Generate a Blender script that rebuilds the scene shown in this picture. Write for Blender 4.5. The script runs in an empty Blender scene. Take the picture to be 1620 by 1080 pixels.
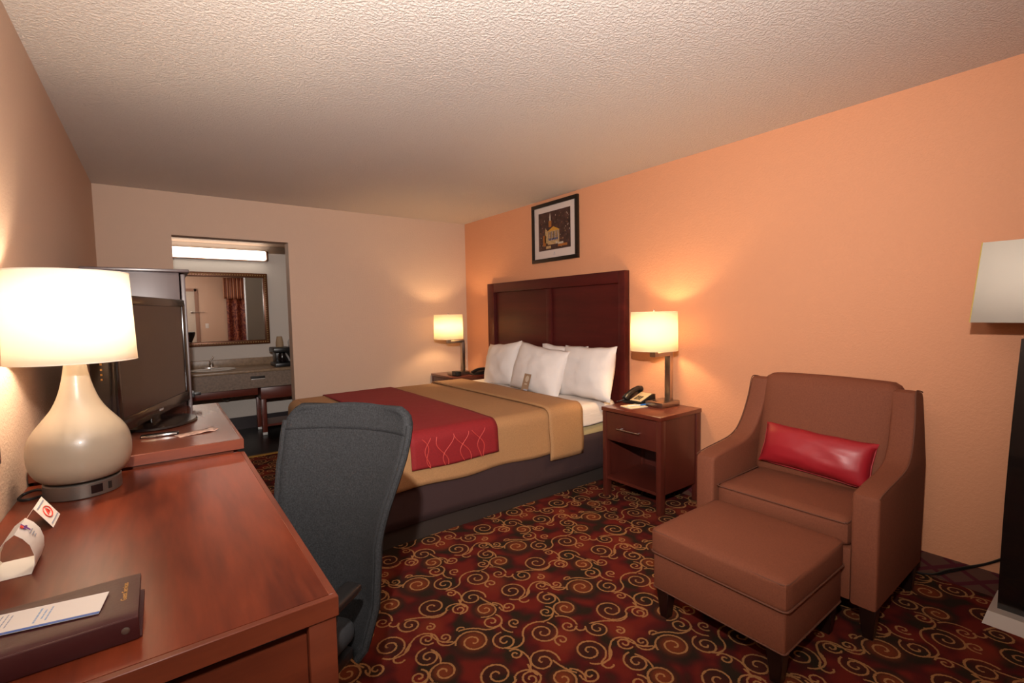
import bpy, bmesh, math, random
from mathutils import Vector, Matrix, noise
random.seed(7)
PI = math.pi
SC = bpy.context.scene
COL = SC.collection

# ------------------------------------------------------------------ camera, world, big lights, exposure
W, D, H = 3.287, 4.824, 2.34          # right wall, far wall, ceiling
WT = 0.136                            # far wall thickness
YB = 6.30                             # vanity back wall
YR = -1.05                            # wall behind the camera
CAM = Vector((0.3523, 0.0, 1.3076))
cr = Vector((0.80095812, -0.59844583, -0.0181297)); cu = Vector((0.05164457, 0.03888967, 0.99790803)); cf = Vector((0.59648884, 0.80021884, -0.06205547))
cd = bpy.data.cameras.new('camera'); cam = bpy.data.objects.new('camera', cd); COL.objects.link(cam)
cd.sensor_width = 36.0; cd.lens = 749.06 / 1620 * 36.0; cd.clip_start = 0.02; cd.clip_end = 60
cam.matrix_world = Matrix(((cr.x, cu.x, -cf.x, CAM.x), (cr.y, cu.y, -cf.y, CAM.y), (cr.z, cu.z, -cf.z, CAM.z), (0, 0, 0, 1)))
SC.camera = cam

wd = bpy.data.worlds.new('world'); SC.world = wd; wd.use_nodes = True
wd.node_tree.nodes['Background'].inputs[0].default_value = (1.0, 0.85, 0.72, 1)
wd.node_tree.nodes['Background'].inputs[1].default_value = 0.02

def spot(name, loc, target, power, col, angle, blend, rad):
    l = bpy.data.lights.new(name, 'SPOT'); l.energy = power; l.color = col
    l.spot_size = math.radians(angle); l.spot_blend = blend; l.shadow_soft_size = rad
    o = bpy.data.objects.new(name, l); COL.objects.link(o); o.location = loc
    o.rotation_euler = (Vector(target) - Vector(loc)).to_track_quat('-Z', 'Y').to_euler()
    return o
FL = Vector((0.32, 0.03, 1.76))
spot('camera_flash', FL, FL + cf * 2 + Vector((0, 0, 0.42)), 400, (1.0, 0.92, 0.86), 132, 1.0, 0.018)

_sp = bpy.data.lights.new('flash_spill', 'POINT'); _sp.energy = 26; _sp.color = (1.0, 0.92, 0.86); _sp.shadow_soft_size = 0.03
_so = bpy.data.objects.new('flash_spill', _sp); COL.objects.link(_so); _so.location = FL + Vector((0, -0.03, 0))
SC.view_settings.view_transform = 'Standard'
SC.view_settings.look = 'None'
SC.view_settings.gamma = 1.0
SC.view_settings.use_curve_mapping = False
SC.view_settings.exposure = 0.0
SC.cycles.use_denoising = True
SC.cycles.max_bounces = 8
SC.cycles.diffuse_bounces = 4
SC.cycles.caustics_reflective = False
SC.cycles.sample_clamp_indirect = 8
SC.cycles.blur_glossy = 1.0
SC.cycles.denoising_prefilter = 'ACCURATE'
SC.cycles.denoising_input_passes = 'RGB_ALBEDO_NORMAL'

# ------------------------------------------------------------------ materials
def mat(name):
    m = bpy.data.materials.new(name); m.use_nodes = True
    nt = m.node_tree; b = nt.nodes['Principled BSDF']
    return m, nt, b
def lnk(nt, a, b): nt.links.new(a, b)
def nd(nt, t, **k):
    n = nt.nodes.new(t)
    for a, v in k.items(): setattr(n, a, v)
    return n
def plain(name, col, rough=0.5, metal=0.0, spec=0.5, nscale=0, nvar=0.0, bscale=0, bstr=0.0, coat=0.0, bdist=0.002, sheen=0.0, vec=None):
    m, nt, b = mat(name)
    b.inputs['Base Color'].default_value = (*col, 1); b.inputs['Roughness'].default_value = rough
    b.inputs['Metallic'].default_value = metal; b.inputs['Specular IOR Level'].default_value = spec
    b.inputs['Coat Weight'].default_value = coat; b.inputs['Sheen Weight'].default_value = sheen
    tc = nd(nt, 'ShaderNodeTexCoord'); src = tc.outputs['Object']
    if vec:
        mp = nd(nt, 'ShaderNodeMapping'); mp.inputs['Scale'].default_value = vec; lnk(nt, src, mp.inputs[0]); src = mp.outputs[0]
    if nscale:
        n = nd(nt, 'ShaderNodeTexNoise'); n.inputs['Scale'].default_value = nscale; n.inputs['Detail'].default_value = 3
        lnk(nt, src, n.inputs[0])
        r = nd(nt, 'ShaderNodeValToRGB'); lnk(nt, n.outputs[0], r.inputs[0])
        r.color_ramp.elements[0].position = 0.3; r.color_ramp.elements[1].position = 0.7
        r.color_ramp.elements[0].color = (*[c * (1 - nvar) for c in col], 1); r.color_ramp.elements[1].color = (*[min(1, c * (1 + nvar)) for c in col], 1)
        lnk(nt, r.outputs[0], b.inputs['Base Color'])
    if bscale:
        n = nd(nt, 'ShaderNodeTexNoise'); n.inputs['Scale'].default_value = bscale; n.inputs['Detail'].default_value = 3
        lnk(nt, src, n.inputs[0])
        bp = nd(nt, 'ShaderNodeBump'); bp.inputs['Strength'].default_value = bstr; bp.inputs['Distance'].default_value = bdist
        lnk(nt, n.outputs[0], bp.inputs['Height']); lnk(nt, bp.outputs[0], b.inputs['Normal'])
    return m
def wood(name, dark, light, rough, along=(2, 14, 14), coat=0.0, spec=0.5, wscale=1.0):
    m, nt, b = mat(name)
    tc = nd(nt, 'ShaderNodeTexCoord'); mp = nd(nt, 'ShaderNodeMapping'); mp.inputs['Scale'].default_value = along
    lnk(nt, tc.outputs['Object'], mp.inputs[0])
    n1 = nd(nt, 'ShaderNodeTexNoise'); n1.inputs['Scale'].default_value = 1.2 * wscale; n1.inputs['Detail'].default_value = 2.5; n1.inputs['Distortion'].default_value = 0.35
    n2 = nd(nt, 'ShaderNodeTexNoise'); n2.inputs['Scale'].default_value = 9 * wscale; n2.inputs['Detail'].default_value = 4
    lnk(nt, mp.outputs[0], n1.inputs[0]); lnk(nt, mp.outputs[0], n2.inputs[0])
    mx = nd(nt, 'ShaderNodeMath', operation='MULTIPLY_ADD'); mx.inputs[1].default_value = 0.35
    lnk(nt, n2.outputs[0], mx.inputs[0]); lnk(nt, n1.outputs[0], mx.inputs[2])
    r = nd(nt, 'ShaderNodeValToRGB'); lnk(nt, mx.outputs[0], r.inputs[0])
    r.color_ramp.elements[0].position = 0.36; r.color_ramp.elements[1].position = 0.90
    r.color_ramp.elements[0].color = (*dark, 1); r.color_ramp.elements[1].color = (*light, 1)
    lnk(nt, r.outputs[0], b.inputs['Base Color'])
    b.inputs['Roughness'].default_value = rough; b.inputs['Coat Weight'].default_value = coat; b.inputs['Coat Roughness'].default_value = 0.28
    b.inputs['Specular IOR Level'].default_value = spec
    return m
def emit(name, col, strength):
    m, nt, b = mat(name)
    b.inputs['Base Color'].default_value = (*col, 1); b.inputs['Emission Color'].default_value = (*col, 1); b.inputs['Emission Strength'].default_value = strength
    return m
def shade_mat(name, col, trans):
    m, nt, b = mat(name); out = nt.nodes['Material Output']; nt.nodes.remove(b)
    d = nd(nt, 'ShaderNodeBsdfDiffuse'); t = nd(nt, 'ShaderNodeBsdfTranslucent'); mx = nd(nt, 'ShaderNodeMixShader')
    tc = nd(nt, 'ShaderNodeTexCoord'); mp = nd(nt, 'ShaderNodeMapping'); mp.inputs['Scale'].default_value = (1, 1, 2.5)
    n = nd(nt, 'ShaderNodeTexNoise'); n.inputs['Scale'].default_value = 260
    bp = nd(nt, 'ShaderNodeBump'); bp.inputs['Strength'].default_value = 0.15; bp.inputs['Distance'].default_value = 0.001
    lnk(nt, tc.outputs['Object'], mp.inputs[0]); lnk(nt, mp.outputs[0], n.inputs[0]); lnk(nt, n.outputs[0], bp.inputs['Height']); lnk(nt, bp.outputs[0], d.inputs['Normal'])
    d.inputs[0].default_value = (*col, 1); t.inputs[0].default_value = (*col, 1); mx.inputs[0].default_value = trans
    lnk(nt, d.outputs[0], mx.inputs[1]); lnk(nt, t.outputs[0], mx.inputs[2]); lnk(nt, mx.outputs[0], out.inputs[0])
    return m
def wall_mat(name, col, scale=55, strength=0.35, dist=0.004):
    m, nt, b = mat(name)
    b.inputs['Base Color'].default_value = (*col, 1); b.inputs['Roughness'].default_value = 0.62; b.inputs['Specular IOR Level'].default_value = 0.3
    tc = nd(nt, 'ShaderNodeTexCoord')
    v = nd(nt, 'ShaderNodeTexNoise'); v.inputs['Scale'].default_value = scale; v.inputs['Detail'].default_value = 4; v.inputs['Roughness'].default_value = 0.6
    lnk(nt, tc.outputs['Object'], v.inputs[0])
    r = nd(nt, 'ShaderNodeValToRGB'); r.color_ramp.elements[0].position = 0.42; r.color_ramp.elements[1].position = 0.6
    lnk(nt, v.outputs[0], r.inputs[0])
    bp = nd(nt, 'ShaderNodeBump'); bp.inputs['Strength'].default_value = strength; bp.inputs['Distance'].default_value = dist
    lnk(nt, r.outputs[0], bp.inputs['Height']); lnk(nt, bp.outputs[0], b.inputs['Normal'])
    return m

M = {}
M['wall_tan'] = wall_mat('beige_textured_paint', (0.60, 0.43, 0.325), 85, 0.28, 0.003)
M['wall_orange'] = wall_mat('orange_textured_paint', (0.65, 0.30, 0.16), 85, 0.28, 0.003)
M['wall_white'] = wall_mat('white_paint', (0.68, 0.61, 0.55), 60, 0.1)
M['ceiling'] = wall_mat('popcorn_ceiling', (0.72, 0.66, 0.61), 85, 0.55, 0.010)
M['black_tile'] = plain('black_vanity_floor', (0.008, 0.005, 0.004), 0.3, spec=0.25, bscale=3, bstr=0.1)
M['black_base'] = plain('black_vinyl_base', (0.025, 0.015, 0.018), 0.4)
M['gold_strip'] = plain('brass_threshold', (0.55, 0.30, 0.05), 0.35, 0.6)
M['desk_wood'] = wood('cherry_laminate_desk', (0.035, 0.006, 0.004), (0.195, 0.036, 0.013), 0.285, (8, 0.9, 5.5), spec=0.3)
M['desk_edge'] = wood('cherry_wood_edge', (0.105, 0.022, 0.010), (0.175, 0.040, 0.017), 0.38, (2, 2, 14))
M['dresser_wood'] = wood('cherry_laminate_dresser', (0.09, 0.022, 0.013), (0.15, 0.040, 0.022), 0.14, (8, 1.0, 6), coat=0.3)
M['stand_wood'] = wood('mahogany_laminate', (0.055, 0.010, 0.007), (0.105, 0.020, 0.012), 0.33, (3, 3, 1.0), coat=0.2)
M['stand_top'] = wood('mahogany_laminate_top', (0.080, 0.014, 0.008), (0.14, 0.026, 0.013), 0.285, (1.5, 6, 6), coat=0.3)
M['head_wood'] = wood('mahogany_headboard', (0.045, 0.006, 0.005), (0.088, 0.011, 0.0085), 0.42, (5, 0.7, 7), spec=0.3)
M['cab_wood'] = wood('dark_cabinet_laminate', (0.060, 0.035, 0.036), (0.095, 0.060, 0.062), 0.34, (5, 5, 1), coat=0.3, spec=1.0)
M['groove'] = plain('dark_recess', (0.012, 0.006, 0.004), 0.6)
M['steel'] = plain('brushed_nickel', (0.42, 0.36, 0.31), 0.30, 1.0, bscale=90, bstr=0.08, vec=(1, 1, 0.05))
M['chrome'] = plain('chrome', (0.75, 0.72, 0.70), 0.12, 1.0)
M['shade_desk'] = shade_mat('white_linen_shade', (0.92, 0.86, 0.78), 0.45)
M['shade_night'] = shade_mat('cream_linen_shade', (0.93, 0.86, 0.72), 0.45)
M['shade_floor'] = shade_mat('ivory_hardback_shade', (0.80, 0.76, 0.66), 0.08)
M['gold_trim'] = plain('gold_shade_edge', (0.55, 0.38, 0.08), 0.5)
M['lamp_body'] = plain('taupe_ceramic_glaze', (0.30, 0.24, 0.175), 0.34, 0.0, coat=0.35, nscale=2, nvar=0.05)
M['lamp_base'] = plain('brushed_pewter', (0.20, 0.175, 0.155), 0.38, 0.8, bscale=120, bstr=0.05, vec=(1, 1, 0.1))
M['wood_finial'] = plain('honey_wood', (0.55, 0.27, 0.08), 0.4)
M['black'] = plain('black_plastic', (0.010, 0.009, 0.009), 0.35)
M['black_gloss'] = plain('glossy_black_plastic', (0.008, 0.005, 0.005), 0.2, coat=0.1)
M['tv_screen'] = plain('tv_panel', (0.020, 0.010, 0.009), 0.22)
M['mesh_fabric'] = plain('charcoal_mesh_fabric', (0.018, 0.0185, 0.020), 0.85, spec=0.25, nscale=240, nvar=0.45, bscale=420, bstr=0.5, sheen=0.0, vec=(1, 1, 1))
M['seat_fabric'] = plain('black_seat_fabric', (0.025, 0.028, 0.032), 0.8, bscale=300, bstr=0.4, sheen=0.0)
M['armchair'] = plain('rust_brown_upholstery', (0.18, 0.057, 0.029), 0.78, spec=0.25, nscale=190, nvar=0.10, bscale=330, bstr=0.25, sheen=0.0)
M['piping'] = plain('brown_piping', (0.12, 0.040, 0.020), 0.8, sheen=0.0)
M['leg_wood'] = plain('espresso_wood_leg', (0.012, 0.004, 0.003), 0.35)
M['satin'] = plain('red_satin', (0.33, 0.010, 0.018), 0.44, sheen=0.0, bscale=60, bstr=0.12, spec=0.7, vec=(1, 6, 1))
M['comforter'] = plain('tan_comforter', (0.37, 0.195, 0.082), 0.85, nscale=160, nvar=0.10, bscale=14, bstr=0.25, bdist=0.01, sheen=0.0)
M['runner'] = plain('crimson_bed_runner', (0.225, 0.006, 0.009), 0.8, nscale=120, nvar=0.10, bscale=14, bstr=0.2, bdist=0.01, sheen=0.0)
M['thread'] = plain('coral_embroidery', (0.55, 0.06, 0.045), 0.6)
M['linen'] = plain('white_pillowcase', (0.74, 0.69, 0.66), 0.85, bscale=16, bstr=0.35, bdist=0.01)
M['sheet'] = plain('white_sheet', (0.70, 0.62, 0.56), 0.85, bscale=10, bstr=0.35, bdist=0.012, vec=(1, 1, 5))
M['box_cream'] = plain('cream_box_spring', (0.62, 0.48, 0.24), 0.8, bscale=30, bstr=0.1)
M['skirt'] = plain('plum_brown_bed_skirt', (0.042, 0.019, 0.019), 0.9, bscale=6, bstr=0.3, bdist=0.015, vec=(3, 1, 1))
M['plinth'] = plain('dark_bed_plinth', (0.028, 0.018, 0.014), 0.8)
M['white_paper'] = plain('white_card', (0.80, 0.74, 0.68), 0.6)
M['leather'] = plain('burgundy_leatherette', (0.050, 0.011, 0.012), 0.42, coat=0.0, spec=0.35, bscale=160, bstr=0.1)
M['gold_ink'] = plain('gold_foil', (0.55, 0.30, 0.08), 0.4, 0.4)
M['blue_ink'] = plain('blue_print', (0.05, 0.13, 0.42), 0.5)
M['grey_ink'] = plain('grey_print', (0.33, 0.35, 0.42), 0.6)
M['lblue_ink'] = plain('light_blue_print', (0.30, 0.42, 0.60), 0.6)
M['red_ink'] = plain('red_print', (0.75, 0.05, 0.03), 0.5)
M['purple_ink'] = plain('purple_print', (0.16, 0.04, 0.25), 0.5)
M['page'] = plain('pages_edge', (0.25, 0.22, 0.19), 0.6)
M['frame_black'] = plain('black_picture_frame', (0.010, 0.006, 0.004), 0.3)
M['mat_board'] = plain('cream_mat_board', (0.60, 0.50, 0.45), 0.7)
M['night'] = plain('dark_print_ground', (0.050, 0.021, 0.017), 0.35, nscale=22, nvar=0.5)
M['lit_stone'] = plain('lit_stone_print', (0.42, 0.27, 0.12), 0.5, nscale=60, nvar=0.3)
M['lit_gold'] = plain('gold_roof_print', (0.50, 0.24, 0.025), 0.5)
M['lit_orange'] = plain('orange_print', (0.33, 0.11, 0.02), 0.5)
M['print_white'] = plain('pale_specks_print', (0.45, 0.38, 0.30), 0.5)
M['print_blue'] = plain('blue_window_print', (0.05, 0.07, 0.16), 0.5)
M['counter'] = plain('brown_stone_laminate', (0.30, 0.20, 0.125), 0.35, nscale=35, nvar=0.22)
M['counter_dark'] = plain('taupe_stone_laminate', (0.21, 0.145, 0.105), 0.4, nscale=45, nvar=0.22)
M['red_wood'] = wood('red_stained_wood', (0.10, 0.018, 0.010), (0.16, 0.030, 0.016), 0.35, (1, 6, 6))
M['mirror'] = plain('mirror_glass', (0.80, 0.80, 0.78), 0.015, 1.0)
M['mframe'] = plain('antique_gold_frame', (0.14, 0.050, 0.018), 0.35, 0.4)
M['bead'] = plain('gold_bead', (0.50, 0.32, 0.12), 0.35, 0.6)
M['porcelain'] = plain('white_porcelain', (0.75, 0.73, 0.70), 0.15)
M['cup'] = plain('tan_paper_cup', (0.40, 0.27, 0.16), 0.7)
M['plastic_grey'] = plain('grey_plastic', (0.35, 0.33, 0.32), 0.4)
M['door_paint'] = plain('cream_door_paint', (0.55, 0.48, 0.40), 0.5)
M['trim_brown'] = plain('rose_brown_door_frame', (0.30, 0.17, 0.12), 0.5)
M['card_brown'] = plain('brown_card', (0.30, 0.19, 0.115), 0.6)
M['card_light'] = plain('pale_card_print', (0.52, 0.42, 0.32), 0.6)
M['keypad'] = plain('cream_phone_faceplate', (0.52, 0.40, 0.24), 0.5)
M['brochure'] = plain('pink_brown_brochure', (0.42, 0.27, 0.22), 0.4, nscale=60, nvar=0.5)
M['lamp_black'] = plain('black_lacquer', (0.006, 0.005, 0.005), 0.18, coat=0.4)
M['grey_base'] = plain('satin_silver', (0.50, 0.45, 0.40), 0.5, 0.2)
M['mirror_frame'] = plain('burgundy_wood_frame', (0.05, 0.008, 0.012), 0.4)
M['tube_light'] = emit('fluorescent_diffuser', (1.0, 0.90, 0.76), 4.5)
M['pen_white'] = plain('white_pen_plastic', (0.75, 0.74, 0.74), 0.3)

# curtain fabrics: woven pattern
def curtain_mat():
    m, nt, b = mat('burgundy_damask')
    tc = nd(nt, 'ShaderNodeTexCoord'); mp = nd(nt, 'ShaderNodeMapping'); mp.inputs['Scale'].default_value = (1, 1, 0.55); lnk(nt, tc.outputs['Object'], mp.inputs[0])
    v = nd(nt, 'ShaderNodeTexNoise'); v.inputs['Scale'].default_value = 26; v.inputs['Distortion'].default_value = 1.5; lnk(nt, mp.outputs[0], v.inputs[0])
    r = nd(nt, 'ShaderNodeValToRGB'); r.color_ramp.elements[0].position = 0.50; r.color_ramp.elements[1].position = 0.56
    r.color_ramp.elements[0].color = (0.10, 0.008, 0.012, 1); r.color_ramp.elements[1].color = (0.36, 0.12, 0.06, 1)
    lnk(nt, v.outputs[0], r.inputs[0]); lnk(nt, r.outputs[0], b.inputs['Base Color']); b.inputs['Roughness'].default_value = 0.5
    return m
M['curtain'] = curtain_mat()
def stripe_mat():
    m, nt, b = mat('striped_valance')
    tc = nd(nt, 'ShaderNodeTexCoord'); v = nd(nt, 'ShaderNodeTexWave'); v.bands_direction = 'X'; v.inputs['Scale'].default_value = 7.5
    lnk(nt, tc.outputs['Object'], v.inputs[0])
    r = nd(nt, 'ShaderNodeValToRGB'); r.color_ramp.elements[0].position = 0.35; r.color_ramp.elements[1].position = 0.6
    r.color_ramp.elements[0].color = (0.12, 0.02, 0.02, 1); r.color_ramp.elements[1].color = (0.50, 0.24, 0.13, 1)
    lnk(nt, v.outputs[0], r.inputs[0]); lnk(nt, r.outputs[0], b.inputs['Base Color']); b.inputs['Roughness'].default_value = 0.6
    return m
M['valance'] = stripe_mat()
def diamond_mat():
    m, nt, b = mat('diamond_carpet_border')
    tc = nd(nt, 'ShaderNodeTexCoord'); sp = nd(nt, 'ShaderNodeSeparateXYZ'); lnk(nt, tc.outputs['Object'], sp.inputs[0])
    ad = nd(nt, 'ShaderNodeMath', operation='ADD'); lnk(nt, sp.outputs[0], ad.inputs[0]); lnk(nt, sp.outputs[1], ad.inputs[1])
    res = []
    for s in (1, -1):
        a = nd(nt, 'ShaderNodeMath', operation='MULTIPLY_ADD'); a.inputs[1].default_value = 0.55 * s; lnk(nt, ad.outputs[0], a.inputs[0]); lnk(nt, sp.outputs[2], a.inputs[2])
        c = nd(nt, 'ShaderNodeMath', operation='PINGPONG'); c.inputs[1].default_value = 0.045; lnk(nt, a.outputs[0], c.inputs[0])
        l = nd(nt, 'ShaderNodeMath', operation='LESS_THAN'); l.inputs[1].default_value = 0.009; lnk(nt, c.outputs[0], l.inputs[0]); res.append(l)
    mx = nd(nt, 'ShaderNodeMath', operation='MAXIMUM'); lnk(nt, res[0].outputs[0], mx.inputs[0]); lnk(nt, res[1].outputs[0], mx.inputs[1])
    cm = nd(nt, 'ShaderNodeMix', data_type='RGBA'); cm.inputs[6].default_value = (0.095, 0.036, 0.022, 1); cm.inputs[7].default_value = (0.075, 0.005, 0.010, 1)
    lnk(nt, mx.outputs[0], cm.inputs[0]); lnk(nt, cm.outputs[2], b.inputs['Base Color']); b.inputs['Roughness'].default_value = 0.95
    return m
M['diamond'] = diamond_mat()

# carpet: scrolls on a repeat of 0.603 x 0.503 m
TX, TY = 0.603, 0.503
def spiral_group():
    g = bpy.data.node_groups.new('carpet_scroll', 'ShaderNodeTree')
    for nm, tp in (('P', 'NodeSocketVector'), ('C', 'NodeSocketVector'), ('R', 'NodeSocketFloat'), ('End', 'NodeSocketFloat'), ('Dir', 'NodeSocketFloat'), ('Turns', 'NodeSocketFloat'), ('Wd', 'NodeSocketFloat')):
        g.interface.new_socket(nm, in_out='INPUT', socket_type=tp)
    g.interface.new_socket('Line', in_out='OUTPUT', socket_type='NodeSocketFloat'); g.interface.new_socket('Rad', in_out='OUTPUT', socket_type='NodeSocketFloat')
    gi = g.nodes.new('NodeGroupInput'); go = g.nodes.new('NodeGroupOutput')
    def mth(op, a, b=None, c=None):
        n = g.nodes.new('ShaderNodeMath'); n.operation = op
        for i, v in enumerate((a, b, c)):
            if v is None: continue
            if isinstance(v, (int, float)): n.inputs[i].default_value = v
            else: g.links.new(v, n.inputs[i])
        return n.outputs[0]
    sub = g.nodes.new('ShaderNodeVectorMath'); sub.operation = 'SUBTRACT'; g.links.new(gi.outputs['P'], sub.inputs[0]); g.links.new(gi.outputs['C'], sub.inputs[1])
    wr = g.nodes.new('ShaderNodeVectorMath'); wr.operation = 'WRAP'; g.links.new(sub.outputs[0], wr.inputs[0])
    wr.inputs[1].default_value = (TX / 2, TY / 2, 1); wr.inputs[2].default_value = (-TX / 2, -TY / 2, -1)
    sp = g.nodes.new('ShaderNodeSeparateXYZ'); g.links.new(wr.outputs[0], sp.inputs[0])
    x, y = sp.outputs[0], sp.outputs[1]
    r = mth('SQRT', mth('ADD', mth('MULTIPLY', x, x), mth('MULTIPLY', y, y)))
    th = mth('MULTIPLY', mth('SUBTRACT', mth('DIVIDE', mth('ARCTAN2', y, x), 2 * PI), gi.outputs['End']), gi.outputs['Dir'])
    thp = mth('ADD', th, gi.outputs['Turns'])
    pitch = mth('DIVIDE', gi.outputs['R'], gi.outputs['Turns'])
    u = mth('SUBTRACT', mth('DIVIDE', r, pitch), thp)
    n = mth('ROUND', u)
    dist = mth('MULTIPLY', mth('ABSOLUTE', mth('SUBTRACT', u, n)), pitch)
    t = mth('ADD', n, thp)
    line = mth('MULTIPLY', mth('LESS_THAN', dist, gi.outputs['Wd']), mth('MULTIPLY', mth('LESS_THAN', t, gi.outputs['Turns']), mth('GREATER_THAN', t, 0.22)))
    g.links.new(line, go.inputs['Line']); g.links.new(mth('DIVIDE', r, gi.outputs['R']), go.inputs['Rad'])
    return g
def arc_group():
    g = bpy.data.node_groups.new('carpet_arc', 'ShaderNodeTree')
    for nm, tp in (('P', 'NodeSocketVector'), ('C', 'NodeSocketVector'), ('R', 'NodeSocketFloat'), ('A0', 'NodeSocketFloat'), ('Ext', 'NodeSocketFloat'), ('Wd', 'NodeSocketFloat')):
        g.interface.new_socket(nm, in_out='INPUT', socket_type=tp)
    g.interface.new_socket('Line', in_out='OUTPUT', socket_type='NodeSocketFloat')
    gi = g.nodes.new('NodeGroupInput'); go = g.nodes.new('NodeGroupOutput')
    def mth(op, a, b=None):
        n = g.nodes.new('ShaderNodeMath'); n.operation = op
        for i, v in enumerate((a, b)):
            if v is None: continue
            if isinstance(v, (int, float)): n.inputs[i].default_value = v
            else: g.links.new(v, n.inputs[i])
        return n.outputs[0]
    sub = g.nodes.new('ShaderNodeVectorMath'); sub.operation = 'SUBTRACT'; g.links.new(gi.outputs['P'], sub.inputs[0]); g.links.new(gi.outputs['C'], sub.inputs[1])
    wr = g.nodes.new('ShaderNodeVectorMath'); wr.operation = 'WRAP'; g.links.new(sub.outputs[0], wr.inputs[0])
    wr.inputs[1].default_value = (TX / 2, TY / 2, 1); wr.inputs[2].default_value = (-TX / 2, -TY / 2, -1)
    sp = g.nodes.new('ShaderNodeSeparateXYZ'); g.links.new(wr.outputs[0], sp.inputs[0])
    x, y = sp.outputs[0], sp.outputs[1]
    r = mth('SQRT', mth('ADD', mth('MULTIPLY', x, x), mth('MULTIPLY', y, y)))
    a = mth('FRACT', mth('SUBTRACT', mth('DIVIDE', mth('ARCTAN2', y, x), 2 * PI), gi.outputs['A0']))
    line = mth('MULTIPLY', mth('LESS_THAN', mth('ABSOLUTE', mth('SUBTRACT', r, gi.outputs['R'])), gi.outputs['Wd']), mth('LESS_THAN', a, gi.outputs['Ext']))
    g.links.new(line, go.inputs['Line'])
    return g
# kind, u, v, radius, end angle (turns), direction, turns      (u, v in fractions of the repeat)
SPIRALS = [
    ('F', 0.00, 0.00, 0.062, 0.45, 1, 1.75), ('m', 0.10, 0.42, 0.034, 0.95, -1, 1.5), ('m', 0.15, 0.68, 0.026, 0.3, 1, 1.3),
    ('h', 0.17, 0.85, 0.047, 0.2, -1, 1.6), ('m', 0.21, 0.11, 0.042, 0.1, 1, 1.5), ('f', 0.25, 0.28, 0.048, 0.6, -1, 1.6),
    ('h', 0.25, 0.50, 0.055, 0.9, -1, 1.6), ('m', 0.33, 0.98, 0.026, 0.7, 1, 1.2), ('m', 0.40, 0.19, 0.033, 0.4, -1, 1.4),
    ('h', 0.42, 0.74, 0.057, 0.1, 1, 1.75), ('g', 0.47, 0.58, 0.028, 0.6, 1, 1.2), ('h', 0.54, 0.36, 0.058, 0.75, -1, 1.75),
    ('m', 0.58, 0.925, 0.033, 0.15, 1, 1.5), ('m', 0.60, 0.67, 0.030, 0.9, 1, 1.3), ('h', 0.70, 0.065, 0.046, 0.2, -1, 1.6),
    ('f', 0.72, 0.86, 0.049, 0.55, 1, 1.6), ('h', 0.74, 0.50, 0.044, 0.35, -1, 1.6), ('m', 0.77, 0.25, 0.030, 0.8, 1, 1.4),
    ('g', 0.84, 0.37, 0.021, 0.2, 1, 1.2), ('m', 0.87, 0.18, 0.024, 0.6, -1, 1.2), ('h', 0.96, 0.60, 0.064, 0.85, 1, 1.8),
]
# three-point arcs in fractions of the repeat
ARCS = [((-0.028, 0.177), (0.032, 0.159), (0.101, 0.097)), ((0.101, 0.097), (0.187, 0.028), (0.259, 0.044)), ((-0.032, 0.189), (0.003, 0.211), (0.022, 0.177)), ((0.814, 0.175), (0.837, 0.095), (0.914, 0.095)), ((0.592, 0.209), (0.64, 0.268), (0.692, 0.31)), ((0.692, 0.31), (0.779, 0.324), (0.814, 0.175)), ((0.743, 0.127), (0.761, 0.06), (0.738, -0.044)), ((0.04, 0.511), (0.096, 0.519), (0.143, 0.481)), ((0.143, 0.481), (0.154, 0.39), (0.075, 0.366)), ((0.179, 0.718), (0.199, 0.618), (0.146, 0.501)), ((0.731, 0.584), (0.813, 0.545), (0.899, 0.469)), ((0.899, 0.469), (0.968, 0.445), (1.035, 0.513)), ((0.597, 0.831), (0.665, 0.746), (0.657, 0.64)), ((0.126, 0.795), (0.211, 0.736), (0.295, 0.815)), ((0.295, 0.815), (0.401, 0.885), (0.496, 0.829)), ((0.464, 0.27), (0.567, 0.207), (0.66, 0.282)), ((0.814, 0.292), (0.824, 0.177), (0.896, 0.095)), ((0.252, 1.05), (0.229, 0.974), (0.262, 0.893)), ((0.453, 0.881), (0.536, 0.835), (0.614, 0.877)), ((0.635, 0.628), (0.629, 0.577), (0.68, 0.567)), ((0.158, 0.547), (0.146, 0.479), (0.151, 0.416)), ((0.302, 0.459), (0.31, 0.372), (0.347, 0.262)), ((0.333, 0.322), (0.371, 0.25), (0.348, 0.173)), ((0.546, 0.229), (0.529, 0.149), (0.574, 0.153)), ((0.769, 0.368), (0.766, 0.451), (0.76, 0.507))]
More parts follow.
